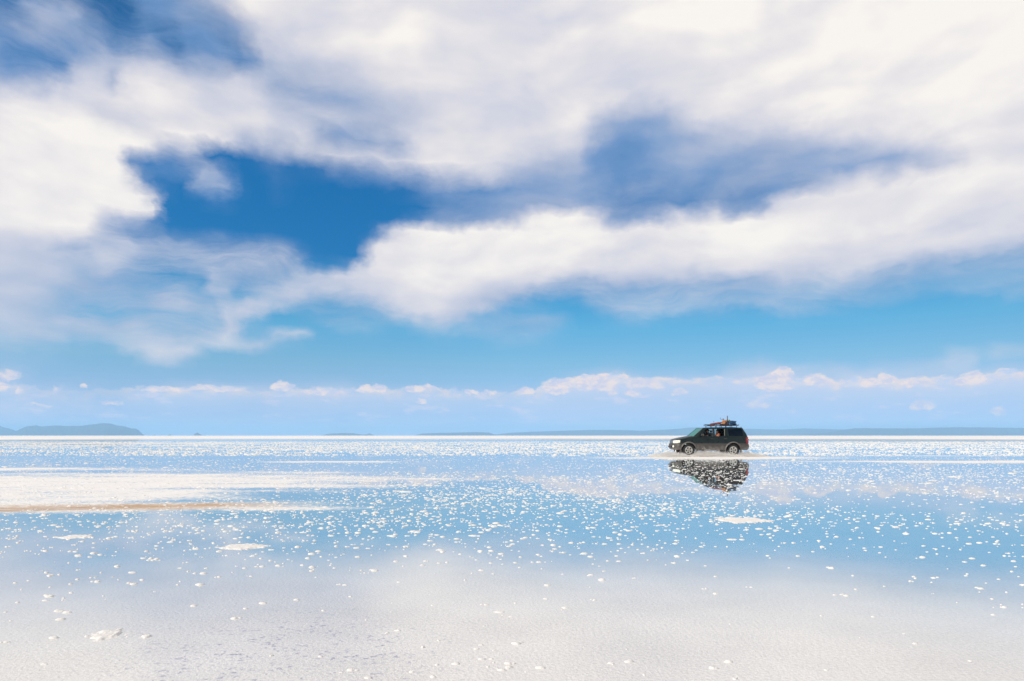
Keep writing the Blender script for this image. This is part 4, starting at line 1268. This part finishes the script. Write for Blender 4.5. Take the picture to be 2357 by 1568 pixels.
prop_tube("wire_hook", [(1.20, -0.12, ZL + 0.20), (1.12, -0.14, ZL + 0.36), (1.03, -0.15, ZL + 0.385), (0.86, -0.15, ZL + 0.40), (0.82, -0.15, ZL + 0.45), (0.84, -0.15, ZL + 0.52)], 0.010, M_RACK,
          "thin bent dark wire hook sticking forward from the top of the orange sack", "hook", extra=[([(1.03, -0.15, ZL + 0.37), (1.01, -0.15, ZL + 0.46)], 0.022)])

# ------------------------------------------------------------------ people in the car
M_SKIN = pmat("skin", (0.42, 0.22, 0.14, 1), 0.55, var=0.08)
M_HAIR = pmat("dark_hair", (0.02, 0.014, 0.01, 1), 0.6)
def person(x, y, zseat, shirt, label, arm_out=False, turn=0.0, lean=0.0):
    """seated figure seen from the chest up; one skinned body, clothing and hair as children"""
    root_loc = Vector((CARX + x, CARY + y, zseat))
    P = []; E = []; RAD = []
    def j(p, r, par=None):
        P.append(p); RAD.append(r)
        if par is not None: E.append((par, len(P) - 1))
        return len(P) - 1
    pel = j((0, 0, -0.02), (0.13, 0.15)); wst = j((-0.01 + lean * .3, 0, 0.10), (0.11, 0.14), pel); ch = j((-0.02 + lean * .6, 0, 0.22), (0.12, 0.17), wst)
    nb = j((-0.03 + lean, 0, 0.315), (0.055, 0.06), ch); nk = j((-0.04 + lean, 0, 0.345), (0.048, 0.05), nb)
    hd = j((-0.05 + lean, 0, 0.40), (0.07, 0.065), nk); ht = j((-0.04 + lean, 0, 0.475), (0.075, 0.068), hd)
    ns = j((-0.135 + lean, 0, 0.405), (0.012, 0.012), hd)
    for s in (-1, 1):
        sh = j((-0.02 + lean * .8, s * 0.175, 0.27), (0.055, 0.055), ch)
        if arm_out and s < 0:
            el = j((-0.16, -0.36, 0.10), (0.042, 0.042), sh); wr = j((-0.10, -0.50, 0.20), (0.030, 0.030), el)
        else:
            el = j((-0.16, s * 0.24, 0.08), (0.042, 0.042), sh); wr = j((-0.40, s * 0.13, 0.13), (0.028, 0.028), el)
        pm = j((P[wr][0] - 0.06, P[wr][1], P[wr][2] + 0.015), (0.034, 0.018), wr)
        for k in range(4):
            f1 = j((P[pm][0] - 0.04, P[pm][1] + (k - 1.5) * 0.018, P[pm][2] + 0.01), (0.009, 0.009), pm)
            j((P[f1][0] - 0.02 - 0.004 * k, P[f1][1], P[f1][2] - 0.02), (0.008, 0.008), f1)
        j((P[pm][0] - 0.01, P[pm][1] + (-s) * 0.045, P[pm][2] + 0.015), (0.010, 0.010), pm)
        kn = j((-0.30, s * 0.12, 0.0), (0.075, 0.075), pel)
    me = bpy.data.meshes.new("person")
    me.from_pydata(P, E, [])
    o = bpy.data.objects.new("person", me); col.objects.link(o)
    me.materials.append(M_SKIN)
    sk = o.modifiers.new("skin", 'SKIN')
    for i, r in enumerate(RAD):
        me.skin_vertices[0].data[i].radius = r
    me.skin_vertices[0].data[0].use_root = True
    sb = o.modifiers.new("sub", 'SUBSURF'); sb.levels = sb.render_levels = 1
    o.location = root_loc; o.rotation_euler = (0, 0, turn)
    tag(o, label, "person")
    bm = bmesh.new()
    tube(bm, [(0, 0, -0.06), (-0.01 + lean * .3, 0, 0.10), (-0.02 + lean * .6, 0, 0.22), (-0.02 + lean * .8, 0, 0.29), (-0.03 + lean, 0, 0.325)], [0.165, 0.16, 0.185, 0.15, 0.065], 14)
    for v in bm.verts: v.co.x = (v.co.x) * 0.82
    for s in (-1, 1):
        e = (-0.12, -0.30, 0.15) if (arm_out and s < 0) else (-0.11, s * 0.23, 0.14)
        tube(bm, [(-0.02 + lean * .8, s * 0.14, 0.275), (-0.03 + lean * .6, s * 0.19, 0.25), e], [0.07, 0.066, 0.058], 10)
    from_bm("shirt", bm, shirt, o, smooth=True)
    bm = bmesh.new(); bmesh.ops.create_icosphere(bm, subdivisions=3, radius=1)
    for v in bm.verts:
        c = v.co
        k = 1 + 0.04 * math.sin(c.x * 9 + c.y * 7)
        v.co = Vector((c.x * 0.098 * k + 0.018 - 0.04 + lean, c.y * 0.088 * k, max(c.z, -0.9 if c.x > 0.1 else 0.15) * 0.10 + 0.455))
    from_bm("hair", bm, M_HAIR, o, smooth=True)
    return o
M_SH1 = pmat("dark_shirt", (0.03, 0.035, 0.045, 1), 0.85)
M_SH2 = pmat("white_shirt", (0.75, 0.77, 0.80, 1), 0.85)
M_SH3 = pmat("rust_shirt", (0.42, 0.10, 0.05, 1), 0.85)
person(-0.02, -0.38, 1.19, M_SH1, "driver in a dark shirt behind the front side window")
person(0.0, 0.38, 1.19, M_SH2, "front passenger in a white shirt on the far side of the car", lean=-0.03)
person(0.62, -0.46, 1.15, M_SH3, "rear passenger in a rust shirt with an arm at the open rear window", arm_out=True, lean=-0.05)

# ------------------------------------------------------------------ spray and slush round the wheels
def water_spray():
    M, g, out = mat_new("water_spray")
    b = g.n('ShaderNodeBsdfPrincipled'); b.inputs['Base Color'].default_value = (0.86, 0.83, 0.78, 1); b.inputs['Roughness'].default_value = 0.25
    b.inputs['Transmission Weight'].default_value = 0.25
    tc = g.n('ShaderNodeTexCoord')
    g.put(b.inputs['Base Color'], g.mix(g.noise(tc.outputs['Object'], 3.0), (0.92, 0.87, 0.80, 1), (0.96, 0.95, 0.93, 1)))
    M.node_tree.links.new(b.outputs[0], out.inputs[0])
    r_ = np.random.default_rng(21)
    pts = []; rad = []
    def burst(n, x0, y0, dirx, spread, hmax, back):
        for _ in range(int(n * 1.7)):
            t = r_.random() ** 0.7
            x = x0 + dirx * t * back + r_.normal(0, 0.10)
            y = y0 + r_.normal(0, spread * (0.3 + t))
            env = hmax * (4 * t * (1 - t) * 0.85 + 0.20) * (0.6 + 0.8 * abs(math.sin(7 * t + x * 3))) * (1 - 0.4 * t)
            z = abs(r_.normal(0, 0.45)) * env + 0.01
            pts.append((x, y, min(z, hmax * 1.3))); rad.append(r_.uniform(0.004, 0.014) * (1.3 - t * .5))
    n0 = -0.83
    for yy in (n0, 0.83):
        burst(2600, XF - 0.1, yy - 0.25 * (yy < 0), -1, 0.22, 0.20, 1.7)     # pushed ahead
        burst(3400, XF + 0.1, yy - 0.15 * (yy < 0), 1, 0.20, 0.42, 2.1)       # thrown back
        burst(1500, XR - 0.1, yy - 0.2 * (yy < 0), -1, 0.18, 0.16, 0.9)
        burst(2000, XR + 0.1, yy - 0.1 * (yy < 0), 1, 0.20, 0.30, 1.6)
    burst(5000, XF - 0.2, n0 - 0.55, -1, 0.45, 0.22, 2.2)
    burst(9000, XF + 0.1, n0 - 0.55, 1, 0.40, 0.32, 2.9)
    burst(4000, XR + 0.0, n0 - 0.40, 1, 0.35, 0.20, 1.9)
    pts = np.array(pts); rad = np.array(rad)
    oc = np.array([(1, 0, 0), (-1, 0, 0), (0, 1, 0), (0, -1, 0), (0, 0, 1), (0, 0, -1)], float)
    fc = np.array([0, 2, 4, 2, 1, 4, 1, 3, 4, 3, 0, 4, 2, 0, 5, 1, 2, 5, 3, 1, 5, 0, 3, 5])
    V = pts[:, None, :] + oc[None] * rad[:, None, None] * (np.array([1.6, 1, 0.9])[None, None])
    I = fc[None] + (np.arange(len(pts)) * 6)[:, None]
    o = from_np("water_spray", V.reshape(-1, 3), I.ravel(), 3, M)
    o.location = (CARX, CARY, 0)
    tag(o, "white water spray thrown up round the wheels of the car", None, None, 'stuff')
water_spray()

# ------------------------------------------------------------------ air
def haze():
    m, g, out = mat_new("haze_air")
    v = g.n('ShaderNodeVolumePrincipled')
    v.inputs['Color'].default_value = (0.35, 0.64, 0.95, 1)
    v.inputs['Density'].default_value = HAZE
    v.inputs['Anisotropy'].default_value = 0.0
    m.node_tree.links.new(v.outputs[0], out.inputs['Volume'])
    bm = bmesh.new(); S = 14500
    add_box(bm, -S, S, -S, S, -3.0, 178.0)
    o = from_bm("haze", bm, m)
    tag(o, "thin blue air that fades the far hills", None, None, 'stuff')
HAZE = 1.1e-4
haze()
